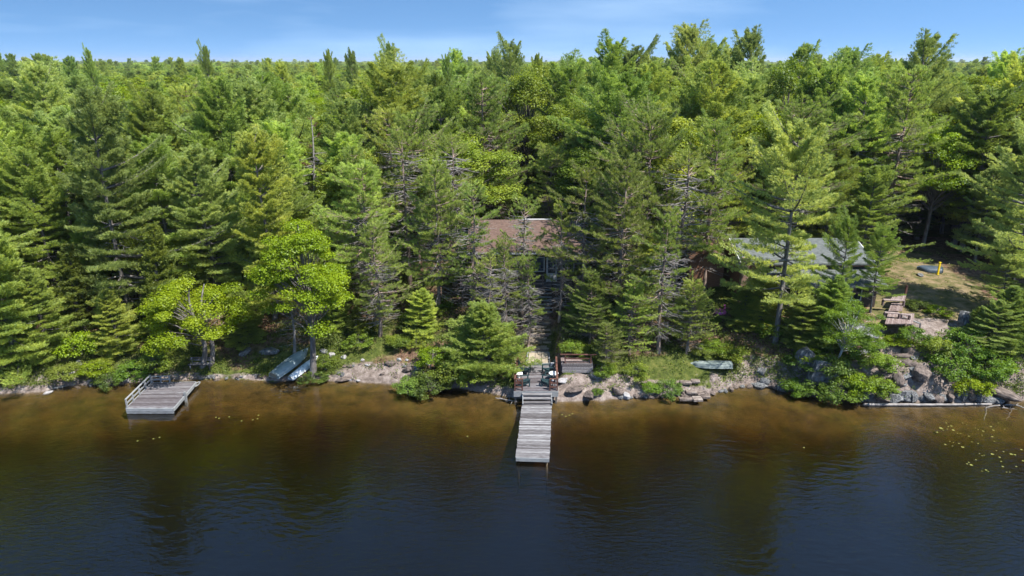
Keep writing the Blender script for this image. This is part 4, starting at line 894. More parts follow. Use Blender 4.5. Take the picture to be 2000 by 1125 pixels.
def slab(rx_, ry_, h, seed, n=9):
    rs = np.random.default_rng(seed); a = np.sort(rs.uniform(0, 2 * pi, n)); P = [(rx_ * cos(q) * rs.uniform(.85, 1.1), ry_ * sin(q) * rs.uniform(.85, 1.1), 0) for q in np.linspace(0, 2 * pi, n, endpoint=False)]
    return MB().prism(P, (0, 0, h))
pc = [(1052, 683), (1050, 676), (1054, 668), (1051, 660), (1056, 652), (1053, 644), (1050, 637), (1051, 630), (1053, 623), (1050, 617), (1053, 611), (1050, 605), (1052, 600), (1053, 596)]
k = 0; V, Fa, Rn = [], [], []
pm = MB(); last = None
for px, py in pc:
    for dx in (-14, 0, 14):
        x, y, z = at_g(px + dx + random.uniform(-3, 3), py + random.uniform(-1.5, 1.5)); s_ = slab(random.uniform(.22, .36), random.uniform(.16, .26), .09, 300 + k); k += 1
        a = random.uniform(-.5, .5); Q = rot(s_.v, rz=a) + np.array([x, y, z - .02]); pm.add(Q, s_.f)
fp = pm.obj('footpath', M['concrete']); tag(fp, 'uneven flagstone footpath climbing from the deck to the cottage', 'path', kind='structure')
for px, py, wd, lab in ((1051, 685, 40, 'first timber stair edge above the paved square'), (1052, 655, 40, 'second timber stair edge of the path'), (1052, 632, 42, 'third timber stair edge of the path'), (1052, 621, 42, 'fourth timber stair edge of the path'), (1051, 611, 44, 'fifth timber stair edge of the path'), (1052, 601, 46, 'sixth timber stair edge of the path'), (1053, 594, 48, 'top timber stair edge at the head of the path')):
    x, y, z = at_g(px, py); hw = wd / 2 / F * 52; m_ = MB(); m_.bar((-hw, 0, 0), (hw, 0, 0), .22, .16); o = m_.obj('stair_edge', M['pinkwood'], None, (x, y, z + .04)); tag(o, lab, 'step', 'timber steps of the path')

# ------------------------------------------------------------------ timber crib wall right of the deck
x, y, z = at_g(1127, 727); t = empty('timber_crib', (x, y, z), 'low timber retaining crib with brown handrail right of the deck', 'retaining wall')
m_ = MB()
for k in range(3): m_.bar((-1.05, .03 * k, .1 + .22 * k), (1.0 + .1 * (k % 2), .03 * k, .1 + .22 * k), .18, .19)
for s in (-1.02, 1.0):
    for k in range(3): m_.bar((s, .02, .1 + .22 * k), (s, .9, .1 + .22 * k), .17, .18)
m_.obj('timbers', M['woody'], t)
m_ = planks(MB(), (-1.1, .12), (1.1, .12), (1.1, .95), (-1.1, .95), .70, 6, .04, .02, .03); m_.obj('boards', M['pinkwood'], t)
m_ = MB()
for q in (-.85, .95): m_.box((q, .1, .85), (.07, .07, .9))
m_.bar((-1.2, .1, 1.32), (1.35, .1, 1.30), .10, .05); m_.bar((-.9, .1, 1.0), (1.0, .1, 1.0), .03, .08); m_.obj('handrail', M['brownwood'], t)

# ------------------------------------------------------------------ floating platform on the left
ZF = .40
fA, fB, fC, fD = at_z(247.5, 797, ZF), at_z(338, 797, ZF), at_z(382, 746, ZF), at_z(296, 748, ZF)
t = empty('floating_platform', (*fA, 0), 'grey plank swimming platform with low railings on the left', 'platform'); off = fl(fA)
planks(MB(), L_(fA), L_(fB), L_(fC), L_(fD), ZF, 22, .04, .014, .01).obj('deck_boards', M['purplewood'], t)
a_, b_, c_, d_ = [L_(p) for p in (fA, fB, fC, fD)]
m_ = MB(); m_.bar((a_[0] - .02, a_[1] - .05, ZF - .10), (b_[0] + .05, b_[1] - .05, ZF - .10), .06, .22, .9); m_.bar((a_[0] - .02, a_[1] - .03, ZF - .3), (b_[0] + .03, b_[1] - .03, ZF - .3), .08, .14, .2)
m_.bar((b_[0] + .05, b_[1] - .05, ZF - .10), (c_[0] + .05, c_[1], ZF - .10), .06, .22, .8); m_.bar((a_[0] - .04, a_[1], ZF - .1), (d_[0] - .04, d_[1], ZF - .1), .06, .22, .5); m_.bar((d_[0], d_[1] + .04, ZF - .1), (c_[0], c_[1] + .04, ZF - .1), .06, .22, .5)
m_.obj('fascia', M['greywood'], t)
def low_rail(pts, h, post, top=.1):
    m_ = MB()
    for a, b in zip(pts[:-1], pts[1:]):
        a, b = np.array(a, float), np.array(b, float)
        m_.bar((*a, ZF + h), (*b, ZF + h), .11, .04, .9); m_.bar((*a, ZF + h * .5), (*b, ZF + h * .5), .04, .10, .8)
    for p in post: m_.box((p[0], p[1], ZF + h / 2), (.08, .09, h), r=.7)
    return m_
low_rail([a_ + [.03, 0], d_ + [.03, 0]], .62, [a_ + (d_ - a_) * q + [.03, 0] for q in (.01, .25, .5, .75, .99)]).obj('railing', M['greywood'], t)
low_rail([d_ + [.05, .03], d_ + (c_ - d_) * .42 + [0, .03]], .50, [d_ + (c_ - d_) * q + [0, .03] for q in (.02, .22, .42)]).obj('railing', M['greywood'], t)
m_ = MB(); q = b_ + (c_ - b_) * .45 + [.12, 0]; m_.box((q[0], q[1], ZF - .35), (.14, .14, 1.3)); m_.obj('post', M['greywood'], t)
m_ = MB(); q = c_ + [.16, -.15]; m_.tube([(q[0] + .17 * cos(a) * .7, q[1] + .38 * sin(a), ZF - .1) for a in np.linspace(0, 2 * pi, 13)], [.045] * 13, 6); m_.obj('rope_bumper', M['greywood'], t)
m_ = MB()
for q in (.15, .5, .85):
    p0, p1 = a_ + (b_ - a_) * q, d_ + (c_ - d_) * q; m_.tube([(*p0, .1), (*p1, .1)], [.14, .14], 10)
m_.obj('float_drums', M['alu'], t)

# ------------------------------------------------------------------ boats
def hull(L=3.9, B=1.45, D=.5, bowfull=.55, tr=.75, n=18, m=14, flip=True):
    """upturned round bilge hull, bow to +y, resting on its gunwales"""
    P = []
    for i in range(n):
        t = i / (n - 1); y = (t - .5) * L
        b = B / 2 * (tr + (1 - tr) * sin(min(1, t / .45) * pi / 2)) * (1 - max(0, (t - bowfull) / (1 - bowfull)) ** 2.2) + .01
        k = D * (1 - .12 * t) * (1 - .35 * max(0, (t - .8) / .2) ** 2)
        row = []
        for j in range(m):
            a = pi * j / (m - 1); xx = cos(a); zz = abs(sin(a)) ** .62
            row.append((b * np.sign(xx) * abs(xx) ** .8, y + (.10 * t ** 6) * zz, k * zz))
        P.append(row)
    V = [p for r_ in P for p in r_]; Fa = [(i * m + j, i * m + j + 1, (i + 1) * m + j + 1, (i + 1) * m + j) for i in range(n - 1) for j in range(m - 1)]
    Fa.append(tuple(range(m))); Fa.append(tuple((n - 1) * m + j for j in range(m))[::-1])
    return V, Fa, P
def upturned(name, label, a, b, z, L, B, D, mat, strakes=3, tilt=0, pitch=.0, cat='rowing boat'):
    c = lerp(a, b, .5); d = fl(b) - fl(a); rz = math.atan2(-d[0], d[1])
    t = empty(name, (c[0], c[1], z), label, cat, rz=rz); t.rotation_euler = (pitch, tilt, rz)
    V, Fa, P = hull(L, B, D); m_ = MB(); m_.add(V, Fa, .5, True); m_.obj('hull', mat, t)
    m_ = MB(); n = len(P)
    for s in ([0] if strakes == 1 else [-.36, 0, .36]):
        j = 6.5 + s * 10; jl = int(j); pts = [tuple((np.array(P[i][jl]) + np.array(P[i][jl + 1])) / 2 + np.array([0, 0, .012])) for i in range(0, n - 1)]
        m_.tube(pts, [.018] * len(pts), 6)
    m_.obj('keel_strip', mat, t)
    m_ = MB()
    for s in (0, len(P[0]) - 1): m_.tube([tuple(np.array(P[i][s]) + np.array([0, 0, .02])) for i in range(n)], [.028] * n, 6)
    m_.obj('gunwale', mat, t)
    return t
g1, g2 = at_g(549, 736), at_g(590, 692)
zz = (g1[2] + g2[2]) / 2
upturned('rowing_boat', 'large upturned pale blue aluminium boat left of the maple trunk', g1, g2, zz + .12, 3.7, 1.08, .42, M['alu'], pitch=math.atan2(g2[2] - g1[2], 3.9) * .9)
g1, g2 = at_g(580, 739), at_g(610, 706)
upturned('canoe', 'narrow scuffed white upturned hull touching the maple trunk', g1, g2, (g1[2] + g2[2]) / 2 + .1, 2.9, .62, .3, M['boatwhite'], 1, pitch=math.atan2(g2[2] - g1[2], 2.9) * .9, cat='canoe')
g1, g2 = at_g(1412, 727), at_g(1366, 712)
upturned('rowing_boat', 'upturned grey green flat bottomed boat under the pine by the cove', g1, g2, (g1[2] + g2[2]) / 2 + .14, 2.8, 1.15, .42, M['boatgrey'], tilt=R(10))
# dark plank landing beside the boats
a, b = at_g(504, 738), at_g(545, 737); t = empty('plank_landing', (a[0], a[1], a[2] + .05), 'dark weathered plank landing left of the beached boats', 'landing')
planks(MB(), (0, 0), (1.5, 0), (1.9, 1.6), (.5, 1.6), .12, 11, .04, .02).obj('deck_boards', M['darkwall'], t); m_ = MB(); m_.bar((-.05, -.04, .05), (1.55, -.04, .05), .06, .2); m_.obj('fascia', M['darkwall'], t)
m_ = MB(); m_.bar((0, 0, 0), (.75, 1.75, .25), .24, .05); o = m_.obj('loose_plank', M['boatgrey'], None, (a[0] + .95, a[1] + .15, a[2] + .27)); tag(o, 'loose grey plank lying on the dark landing', 'plank')

# bench between the trunks of the low maple
x, y, z = at_g(393, 722); t = empty('wooden_bench', (x, y, z), 'grey wooden bench between the two trunks of the low maple', 'bench')
m_ = MB(); [m_.box((0, -.12 + .15 * k, .46), (1.7, .13, .04)) for k in range(3)]; m_.obj('seat', M['woody'], t)
m_ = MB(); [m_.box((0, .28, .66 + .17 * k), (1.7, .035, .12)) for k in range(2)]; m_.obj('backrest', M['woody'], t)
for s in (-.7, .7):
    for q in (-.12, .27): m_ = MB(); m_.box((s, q, .22 if q < 0 else .42), (.08, .06, .46 if q < 0 else .86)); m_.obj('leg', M['woody'], t)

# ------------------------------------------------------------------ brown cottage
def gable_roof(m_, x0, x1, y0, y1, ze, zr, th=.14, yr=None, ov=.35):
    yr = (y0 + y1) / 2 if yr is None else yr
    m_.prism([(x0 - ov, y0, ze), (x0 - ov, yr, zr), (x0 - ov, yr, zr + th), (x0 - ov, y0, ze + th)], (x1 - x0 + 2 * ov, 0, 0))
    m_.prism([(x0 - ov, yr + .002, zr), (x0 - ov, y1, ze), (x0 - ov, y1, ze + th), (x0 - ov, yr + .002, zr + th)], (x1 - x0 + 2 * ov, 0, 0)); return m_
def window(parent, c, wd, ht, mat='white', yface=-1, mull=1):
    m_ = MB(); t_ = .07
    m_.box((c[0], c[1], c[2] + ht / 2), (wd + t_, .08, t_)); m_.box((c[0], c[1], c[2] - ht / 2), (wd + t_, .12, t_))
    for s in (-1, 1): m_.box((c[0] + s * wd / 2, c[1], c[2]), (t_, .078, ht - t_))
    for k in range(mull): m_.box((c[0] + wd * ((k + 1) / (mull + 1) - .5), c[1], c[2]), (.045, .07, ht - t_))
    f = m_.obj('window', M[mat], parent)
    m_ = MB(); m_.box((c[0], c[1] + .012, c[2]), (wd - .01, .03, ht - .01)); m_.obj('pane', M['glass'], f)
gz1 = gz(1.2, 53); cot = empty('cottage', (1.1, 52, gz1), 'brown roofed dark cottage half hidden behind red pines above the path', 'cottage')
zE, zR = 7.75 - gz1, 9.25 - gz1
m_ = MB(); m_.prism([(-4.3, 0, -1), (-4.3, 7, -1), (-4.3, 7, zE), (-4.3, 3.5, zR - .02), (-4.3, 0, zE)], (8.6, 0, 0)); m_.obj('wall', M['darkwall'], cot)
gable_roof(MB(), -4.3, 4.3, -.65, 7.65, zE - .06, zR + .12, yr=3.5).obj('roof', M['brownroof'], cot)
m_ = MB(); m_.box((0, -.70, zE + .0), (9.3, .10, .11)); m_.obj('gutter', M['white'], cot)
m_ = MB(); m_.box((1.0, 3.5, zR + .29), (2.4, .2, .05)); m_.obj('ridge_flashing', M['white'], cot)
for cx0, wd in ((-3.2, 1.2), (-1.3, 1.6), (.75, 1.4), (3.3, 1.0)): window(cot, (cx0, -.05, zE - 1.05), wd, 1.15)
m_ = MB(); m_.box((2.05, -.05, zE - 1.5), (.85, .07, 2.0)); dr = m_.obj('door', M['white'], cot); m_ = MB(); m_.box((2.05, -.1, zE - 1.2), (.6, .03, 1.1)); m_.obj('pane', M['glass'], dr)
zf = zE - 2.55
planks(MB(), (-5.2, -1.35), (3.2, -1.35), (3.2, -.06), (-5.2, -.06), zf, 9, .05).obj('deck', M['purplewood'], cot)
m_ = MB()
for k in range(9): m_.box((-5.1 + k * .8, -1.25, zf + .5), (.07, .07, .95))
m_.bar((-5.2, -1.25, zf + .97), (1.4, -1.25, zf + .97), .12, .05); m_.bar((-5.2, -1.25, zf + .55), (1.4, -1.25, zf + .55), .03, .12); m_.bar((-5.2, -1.25, zf + .28), (1.4, -1.25, zf + .28), .03, .12); m_.obj('railing', M['pinkwood'], cot)
for s in (-5.0, -2.9, -.8, 1.3, 3.1):
    m_ = MB(); m_.box((s, -1.2, zf / 2 - .3), (.14, .14, zf + .5)); m_.obj('post', M['darkwall'], cot)
s_ = MB()
for k in range(7): s_.box((2.25 - 1.0, -1.5 - .22 * k, zf - .15 - .22 * k), (1.5, .24, .04))
stp = s_.obj('stairs', M['greywood'], cot); m_ = MB()
for q in (.48, 2.02): m_.bar((q, -1.4, zf + .9), (q, -2.95, zf - .6), .06, .08); m_.box((q, -2.9, zf - 1.1), (.07, .07, .95)); m_.box((q, -1.42, zf + .4), (.07, .07, .95))
m_.obj('handrail', M['darkwall'], stp)

# ------------------------------------------------------------------ grey roofed cottage on the bluff
gz2 = gz(23.5, 52.5); x2 = 22.9
c2 = empty('cottage', (x2, 50, gz2), 'low grey green roofed cottage with white gable behind the big pine by the cove', 'cottage')
def lx(px, Y, Z): return xof(px, Y, Z) - x2
zE, zR = 7.05 - gz2, 8.05 - gz2
m_ = MB(); m_.prism([(-4.7, 1.4, -1), (-4.7, 7.4, -1), (-4.7, 7.4, zE - .1), (-4.7, 4.4, zR - .08), (-4.7, 1.4, zE - .1)], (9.6, 0, 0)); m_.obj('wall', M['logwall'], c2)
gable_roof(MB(), -4.7, 4.9, .9, 7.9, zE - .12, zR + .03, yr=4.4, ov=.4).obj('roof', M['greyroof'], c2)
m_ = MB()
for s in (-5.13,): m_.prism([(s, .85, zE - .22), (s, 4.4, zR - .07), (s, 4.4, zR + .19), (s, .85, zE + .04)], (.05, 0, 0)); m_.prism([(s, 4.402, zR - .07), (s, 7.95, zE - .22), (s, 7.95, zE + .04), (s, 4.402, zR + .19)], (.05, 0, 0))
m_.box((5.36, 2.6, (zE + zR) / 2), (.06, 3.7, .16), rx=math.atan2(zR - zE, 3.5)); m_.obj('bargeboard', M['white'], c2)
m_ = MB(); m_.prism([(-4.76, 1.45, zE - .75), (-4.76, 3.3, zE - .75), (-4.76, 3.3, zE + .25), (-4.76, 1.45, zE - .2)], (.05, 0, 0)); m_.obj('gable_panel', M['white'], c2)
m_ = MB(); m_.box((-4.85, .9, zE - 1.05), (.5, .07, .75)); m_.obj('white_panel', M['white'], c2)
# lower front room with its own roof
m_ = MB(); m_.prism([(-3.2, -.4, -1.2), (-3.2, 1.39, -1.2), (-3.2, 1.39, zE - .62), (-3.2, -.4, zE - 1.2)], (8.3, 0, 0)); m_.obj('front_wall', M['darkwall'], c2)
m_ = MB(); m_.prism([(-3.5, -1.0, zE - 1.28), (-3.5, 1.395, zE - .52), (-3.5, 1.395, zE - .40), (-3.5, -1.0, zE - 1.16)], (9.0, 0, 0)); m_.obj('front_roof', M['greyroof'], c2)
m_ = MB(); m_.box((1.0, -1.04, zE - 1.2), (9.0, .07, .12)); m_.obj('gutter', M['greywood'], c2)
for cx0, wd in ((-1.9, 1.5), (.6, 1.4), (3.2, 1.4)): window(c2, (cx0, -.44, zE - 2.0), wd, 1.0)
window(c2, (-4.05, 1.35, zE - 1.35), 1.0, 1.2)
m_ = MB()
for k in range(22): m_.box((-4.9, .55, -.9 + k * .2 + .1), (.52 + .03 * (k % 2), .5, .19))
m_.obj('chimney', M['brick'], c2)
# rust brown roofed wing behind
m_ = MB(); m_.prism([(-8.2, 4.0, -1), (-5.4, 4.0, -1), (-5.4, 4.0, zE - .3), (-6.8, 4.0, zE + .35), (-8.2, 4.0, zE - .3)], (0, 4.4, 0)); m_.obj('wing_wall', M['logwall'], c2)
m_ = MB()
for s in (-1, 1):
    m_.prism([(-6.8, 3.5, zE + .38), (-6.8 + s * 1.62, 3.5, zE - .42), (-6.8 + s * 1.62, 3.5, zE - .3), (-6.8, 3.5, zE + .5)], (0, 5.2, 0))
m_.obj('wing_roof', M['rustroof'], c2)

# ------------------------------------------------------------------ things on the bluff and the lawn
x, y, z = at_g(1757, 606)
t = empty('stepped_deck', (x, y, z), 'rosy wooden deck in three steps beside the grey roofed cottage', 'deck')
def dk(px0, px1, py0, py1, zz, n=10):
    a, b, c_, d_ = [np.array(at_z(p, q, z + zz)) - [x, y] for p, q in ((px0, py1), (px1, py1), (px1 + 3, py0), (px0 + 6, py0))]
    # boards run away from the lake
    m_ = MB(); planks(m_, b, c_, d_, a, zz, n, .05); return m_
dk(1738, 1767, 577, 587, .75, 9).obj('upper_boards', M['pinkwood'], t)
dk(1735, 1762, 592, 607, .55, 9).obj('middle_boards', M['pinkwood'], t)
dk(1728, 1783, 612, 632, .35, 14).obj('lower_boards', M['pinkwood'], t)
m_ = MB()
for (px0, px1, py, zz) in ((1725, 1766, 585, .95), (1728, 1757, 610, .75), (1760, 1777, 613, .7)):
    a = np.array(at_z(px0, py, z + zz)) - [x, y]; b = np.array(at_z(px1, py + 2, z + zz)) - [x, y]; m_.bar((*a, zz), (*b, zz), .28, .05, .8)
    for q in (a, b): m_.box((q[0], q[1], zz - .25), (.09, .2, .45), r=.2)
m_.obj('bench_rail', M['pinkwood'], t)
a = np.array(at_z(1768, 575, z + .75)) - [x, y]; m_ = MB(); m_.box((a[0], a[1], .9), (.14, .14, 1.2)); m_.obj('post', M['brownwood'], t)
a = at_g(1775, 645); b = at_g(1793, 655); t = empty('hand_railing', (a[0], a[1], a[2]), 'short sloping grey wooden hand railing below the stepped deck', 'railing')
e = np.array([b[0] - a[0], b[1] - a[1], b[2] - a[2]]); m_ = MB()
for hgt in (.9, .5): m_.bar((-.5, .2, hgt + .1), (e[0], e[1], e[2] + hgt), .1, .05)
m_.obj('rail', M['greywood'], t)
for q in (0., .5, 1.): m_ = MB(); m_.box((-.5 + (e[0] + .5) * q, .2 + (e[1] - .2) * q, e[2] * q + .4), (.08, .08, 1.1)); m_.obj('post', M['woody'], t)
x, y, z = at_g(1831, 537); m_ = MB(); m_.box((0, 0, .55), (.13, .13, 1.15)); m_.box((0, 0, 1.14), (.17, .17, .04)); o = m_.obj('marker_post', M['yellow'], None, (x, y, z), bevel=.01); tag(o, 'bright yellow post standing at the back of the lawn', 'post')
def rockmesh(seed, flat=1.):
    import bmesh
    bm = bmesh.new(); bmesh.ops.create_icosphere(bm, subdivisions=4, radius=1); rs = np.random.default_rng(seed)
    P = np.array([v.co[:] for v in bm.verts])
    for k in range(14):
        n_ = unit(rs.normal(0, 1, 3)); d = rs.uniform(.55, .85); h = P @ n_ - d; P = P - np.maximum(h, 0)[:, None] * n_ * .92
    P = P * (1 + .10 * fbm(P[:, 0] * 2 + seed, P[:, 1] * 2 + P[:, 2] * 1.7, 3)[:, None]) + .03 * fbm(P[:, 0] * 7, P[:, 2] * 7 + P[:, 1] * 5, 2)[:, None]
    P[:, 2] *= flat
    for v, p in zip(bm.verts, P): v.co = p
    me = bpy.data.meshes.new('rock'); bm.to_mesh(me); bm.free(); return me
RK = [rockmesh(i + 1, [.7, .6, .8, .5, .65, .75][i]) for i in range(6)]
def rock(px, py, sx, sy, sz, mat, label, group=None, seed=None, name='boulder', sink=.25, xyz=None):
    x, y, z = at_g(px, py) if xyz is None else xyz
    me = RK[(seed if seed is not None else random.randrange(6)) % 6]; key = me.name + mat
    if key not in RKM: RKM[key] = me.copy(); RKM[key].materials.append(M[mat])
    o = bpy.data.objects.new(name, RKM[key]); C.link(o); o.location = (x, y, z + sz * (.5 - sink)); o.scale = (sx, sy, sz); o.rotation_euler = (random.uniform(-.15, .15), random.uniform(-.15, .15), random.uniform(0, 6.28))
    return tag(o, label, 'rock', group)
RKM = {}
for a in [(1600, 738, 1.6, 1.2, 1.9, 'greyrock', 'big rounded grey boulder below the birch on the bluff', 0), (1572, 712, 1.0, .8, 1.5, 'greyrock', 'tall shaded grey boulder right of the big pine trunk', 2),
          (1487, 728, .5, .45, .5, 'greyrock', 'dark boulder left of the big pine trunk', 1), (1880, 640, .75, .6, 1.5, 'greyrock', 'upright dark square boulder on the lawn edge', 2),
          (1796, 538, .4, .3, .3, 'greyrock', 'small dark boulder on the lawn left of the yellow post', 3), (1795, 740, 1.1, .8, 1.0, 'granite', 'largest pinkish rock at the foot of the bluff', 4),
          (1785, 690, 1.0, .8, .7, 'granite', 'flat pinkish ledge under the white board', 2), (1750, 745, .8, .6, 1.0, 'granite', 'pinkish rock left of the largest rock of the bluff foot', 1),
          (1690, 652, 1.6, 1.0, .8, 'greyrock', 'shaded ledge under the stepped deck', 3), (1945, 767, 1.6, .8, .6, 'granite', 'streaked low rock above the driftwood at the right edge', 5),
          (96, 768, .42, .25, .3, 'whiterock', 'pale flat rock in the water near the left edge', 3), (150, 757, .45, .15, .16, 'granite', 'low pinkish rock at the waterline left of the platform', 3),
          (155, 712, .32, .25, .4, 'whiterock', 'white rock among lime leaves on the left shore', 0), (142, 732, .25, .2, .35, 'whiterock', 'smaller white rock below the first one on the left shore', 2),
          (247, 745, .35, .3, .6, 'whiterock', 'pale rock between shrubs behind the platform', 1), (648, 697, .33, .3, .4, 'whiterock', 'whitish rock right of the maple trunk', 4),
          (672, 699, .25, .2, .25, 'whiterock', 'small whitish rock beside the one by the maple trunk', 0), (632, 688, .35, .3, .35, 'greyrock', 'shaded round rock behind the maple trunk', 5),
          (669, 733, .28, .22, .32, 'greyrock', 'dark knobby rock on the flat shore ledge', 1), (675, 740, .75, .35, .25, 'granite', 'flat broken ledge at the water right of the boats', 3),
          (800, 722, .6, .4, .35, 'granite', 'rough granite rock on the bank left of the lime shrub', 2), (765, 712, .55, .35, .3, 'granite', 'granite rock on the mossy bank', 4),
          (1125, 760, .9, .6, .35, 'granite', 'smooth pink granite hump right of the deck', 3), (1150, 772, 1.2, .4, .35, 'granite', 'long pink granite edge in the water right of the deck', 5),
          (1100, 745, .4, .5, .3, 'whiterock', 'pale granite rock touching the deck', 1), (1205, 766, .5, .4, .5, 'granite', 'cracked pale rock on the shore below the red pines', 0),
          (1222, 776, .55, .35, .35, 'whiterock', 'rounded crumbled pale rock at the waterline below the red pines', 4), (1165, 735, .5, .4, .3, 'greyrock', 'grey stone under the crib wall', 2),
          (1497, 748, .55, .3, .45, 'greyrock', 'grey rock at the waterline under the big pine', 2), (1470, 755, .35, .25, .3, 'greyrock', 'small grey rock at the mouth of the cove', 0),
          (530, 690, 1.1, .5, .7, 'greyrock', 'dark ledge in shade behind the boats', 3), (480, 690, .8, .5, .5, 'greyrock', 'low shaded rock left of the ledge behind the boats', 1)]:
    rock(*a[:7], seed=a[7])
for i, px in enumerate(range(1210, 1480, 12)):
    rock(px + random.uniform(-4, 4), np.interp(px, [1180, 1330, 1400, 1480], [781, 775, 770, 752]) - random.uniform(-1, 5), random.uniform(.2, .45), random.uniform(.15, .3), random.uniform(.15, .35), random.choice(['granite', 'granite', 'greyrock']), 'broken granite block along the shore between deck and cove', 'shore blocks between deck and cove')
for i, px in enumerate(range(1490, 1950, 14)):
    rock(px + random.uniform(-4, 4), np.interp(px, [1490, 1560, 1640, 1950], [755, 769, 782, 785]) - random.uniform(0, 9), random.uniform(.3, .75), random.uniform(.25, .5), random.uniform(.3, .75), random.choice(['greyrock', 'granite', 'greyrock']), 'lichened rock in the foot of the right hand bluff', 'rocks at the foot of the bluff')
for i in range(44):
    px = random.uniform(1640, 1880); py = random.uniform(650, 760)
    rock(px, py, random.uniform(.4, 1.1), random.uniform(.25, .5), random.uniform(.15, .4), random.choice(['greyrock', 'granite', 'granite']), 'ledge block on the face of the right hand bluff', 'ledge blocks of the bluff face', sink=.4)
for i in range(24):
    px = random.uniform(636, 850); rock(px, random.uniform(700, 745), random.uniform(.12, .35), random.uniform(.1, .25), random.uniform(.1, .22), random.choice(['granite', 'whiterock', 'greyrock']), 'small stone on the flat shore right of the boats', 'small stones right of the boats')
for i in range(22):
    px = random.choice([random.uniform(60, 240), random.uniform(400, 520)]); rock(px, np.interp(px, [60, 240, 400, 520], [764, 750, 741, 741]) - random.uniform(-1, 6), random.uniform(.15, .35), random.uniform(.1, .25), random.uniform(.12, .3), random.choice(['granite', 'greyrock']), 'small stone along the left waterline', 'small stones along the left waterline')
# squared paving slabs by the cove
for i, (px, py, a, b) in enumerate([(1341, 776, .5, .18), (1362, 777, .32, .3), (1350, 765, .36, .2), (1368, 766, .26, .3), (1338, 757, .4, .2), (1357, 756, .3, .2), (1378, 771, .3, .2), (1330, 764, .2, .2)]):
    x, y, z = at_z(px, py, .3) + (.3,); z = max(gz(x, y), .05); m_ = MB(); m_.box((0, 0, 0), (a * 2, b * 2, .16)); o = m_.obj('stone_slab', M['granite'], None, (x, y, z + .12 + .05 * (i % 3)), bevel=.02); o.rotation_euler = (0, 0, random.uniform(-.12, .12)); tag(o, 'squared stone slab laid at the waterline left of the cove', 'stone slab', 'squared slabs left of the cove')
x, y, z = at_g(1815, 528); m_ = MB(); V, Fa, P = hull(1.9, 1.4, .4); m_.add(V, Fa, .5, True); o = m_.obj('tarp_cover', M['blue'], None, (x, y, z)); o.rotation_euler = (0, 0, 1.2); tag(o, 'blue tarp draped over a low heap behind the lawn', 'tarp')
x, y, z = at_g(1762, 662); m_ = MB(); m_.box((0, 0, .45), (.5, .45, .05)); m_.box((0, .25, .75), (.5, .05, .6), rx=-.2)
for s in (-.2, .2):
    for q in (-.18, .18): m_.box((s, q, .21), (.05, .05, .43))
o = m_.obj('red_chair', M['red'], None, (x, y, z)); o.scale = (.55, .55, .55); tag(o, 'small red chair among the ledges under the stepped deck', 'chair')
x, y, z = at_g(1768, 683); m_ = MB(); m_.box((0, 0, 0), (.62, .16, .05)); o = m_.obj('white_board', M['white'], None, (x, y, z + .35), bevel=.01); tag(o, 'short white board on the ledge right of the birch', 'board')
# pink ring float
x, y, z = at_g(1406, 612); t = empty('pool_float', (x, y, z + .12), 'bright pink inflatable lying in the shade behind the red pines', 'inflatable')
m_ = MB(); m_.tube([(.36 * cos(a), .36 * sin(a), 0) for a in np.linspace(0, 2 * pi, 17)], [.13] * 17, 10); m_.obj('ring', M['pink'], t)
m_ = MB(); m_.tube([(.3, .1, .1), (.42, .12, .35), (.38, .12, .5), (.25, .1, .5)], [.08, .06, .06, .04], 8); m_.obj('neck', M['pink'], t)

# ------------------------------------------------------------------ log boom, driftwood, lily pads
def wig(pts, r0_, r1_, n=16, wob=.04, seed=0):
    rs = np.random.default_rng(seed); P = np.array(pts, float); t = np.linspace(0, len(P) - 1, n); Q = np.stack([np.interp(t, range(len(P)), P[:, i]) for i in range(3)], -1) + rs.normal(0, wob, (n, 3)) * [1, 1, .4]
    return [tuple(q) for q in Q], list(np.linspace(r0_, r1_, n))
a, b = at_z(1686, 790, .05), at_z(1936, 789, .05)
m_ = MB(); P, rd = wig([(*a, .05), (a[0] * .5 + b[0] * .5, a[1] - .05, .06), (*b, .04)], .10, .07, 20, .012, 1); m_.tube(P, rd, 8); o = m_.obj('floating_log', M['deadwood']); tag(o, 'long straight pale log floating along the right shore', 'log')
def drift(name, label, pix, z0, z1, r0_, r1_, twigs=4, seed=1):
    P = [(*at_z(px, py, z0 + (z1 - z0) * i / (len(pix) - 1)), z0 + (z1 - z0) * i / (len(pix) - 1)) for i, (px, py) in enumerate(pix)]
    m_ = MB(); Q, rd = wig(P, r0_, r1_, 14, .02, seed); m_.tube(Q, rd, 6); rs = np.random.default_rng(seed)
    for k in range(twigs):
        q = np.array(Q[rs.integers(3, 13)]); d = rs.normal(0, 1, 3) * [1, 1, .3]; d /= np.linalg.norm(d); m_.tube([tuple(q), tuple(q + d * .25 + [0, 0, .05]), tuple(q + d * .5)], [r1_, r1_ * .7, .006], 5)
    o = m_.obj(name, M['deadwood']); tag(o, label, 'driftwood')
drift('driftwood', 'hooked pale branch dipping into the water at the right', [(1922, 822), (1926, 806), (1925, 797), (1935, 793), (1952, 791)], -.25, .06, .03, .045, 2, 1)
drift('driftwood', 'bleached branch lying on the water at the right edge', [(1962, 791), (1982, 791), (1996, 795), (2012, 799)], .04, .08, .05, .03, 5, 2)
drift('driftwood', 'sunken branch right of the hooked one', [(1964, 824), (1972, 808), (1976, 801), (1960, 795)], -.3, .02, .02, .03, 8, 3)
drift('driftwood', 'thin dead branches in the water left of the jetty', [(968, 777), (985, 780), (1004, 783)], .1, .05, .03, .02, 10, 4)
m_ = MB()
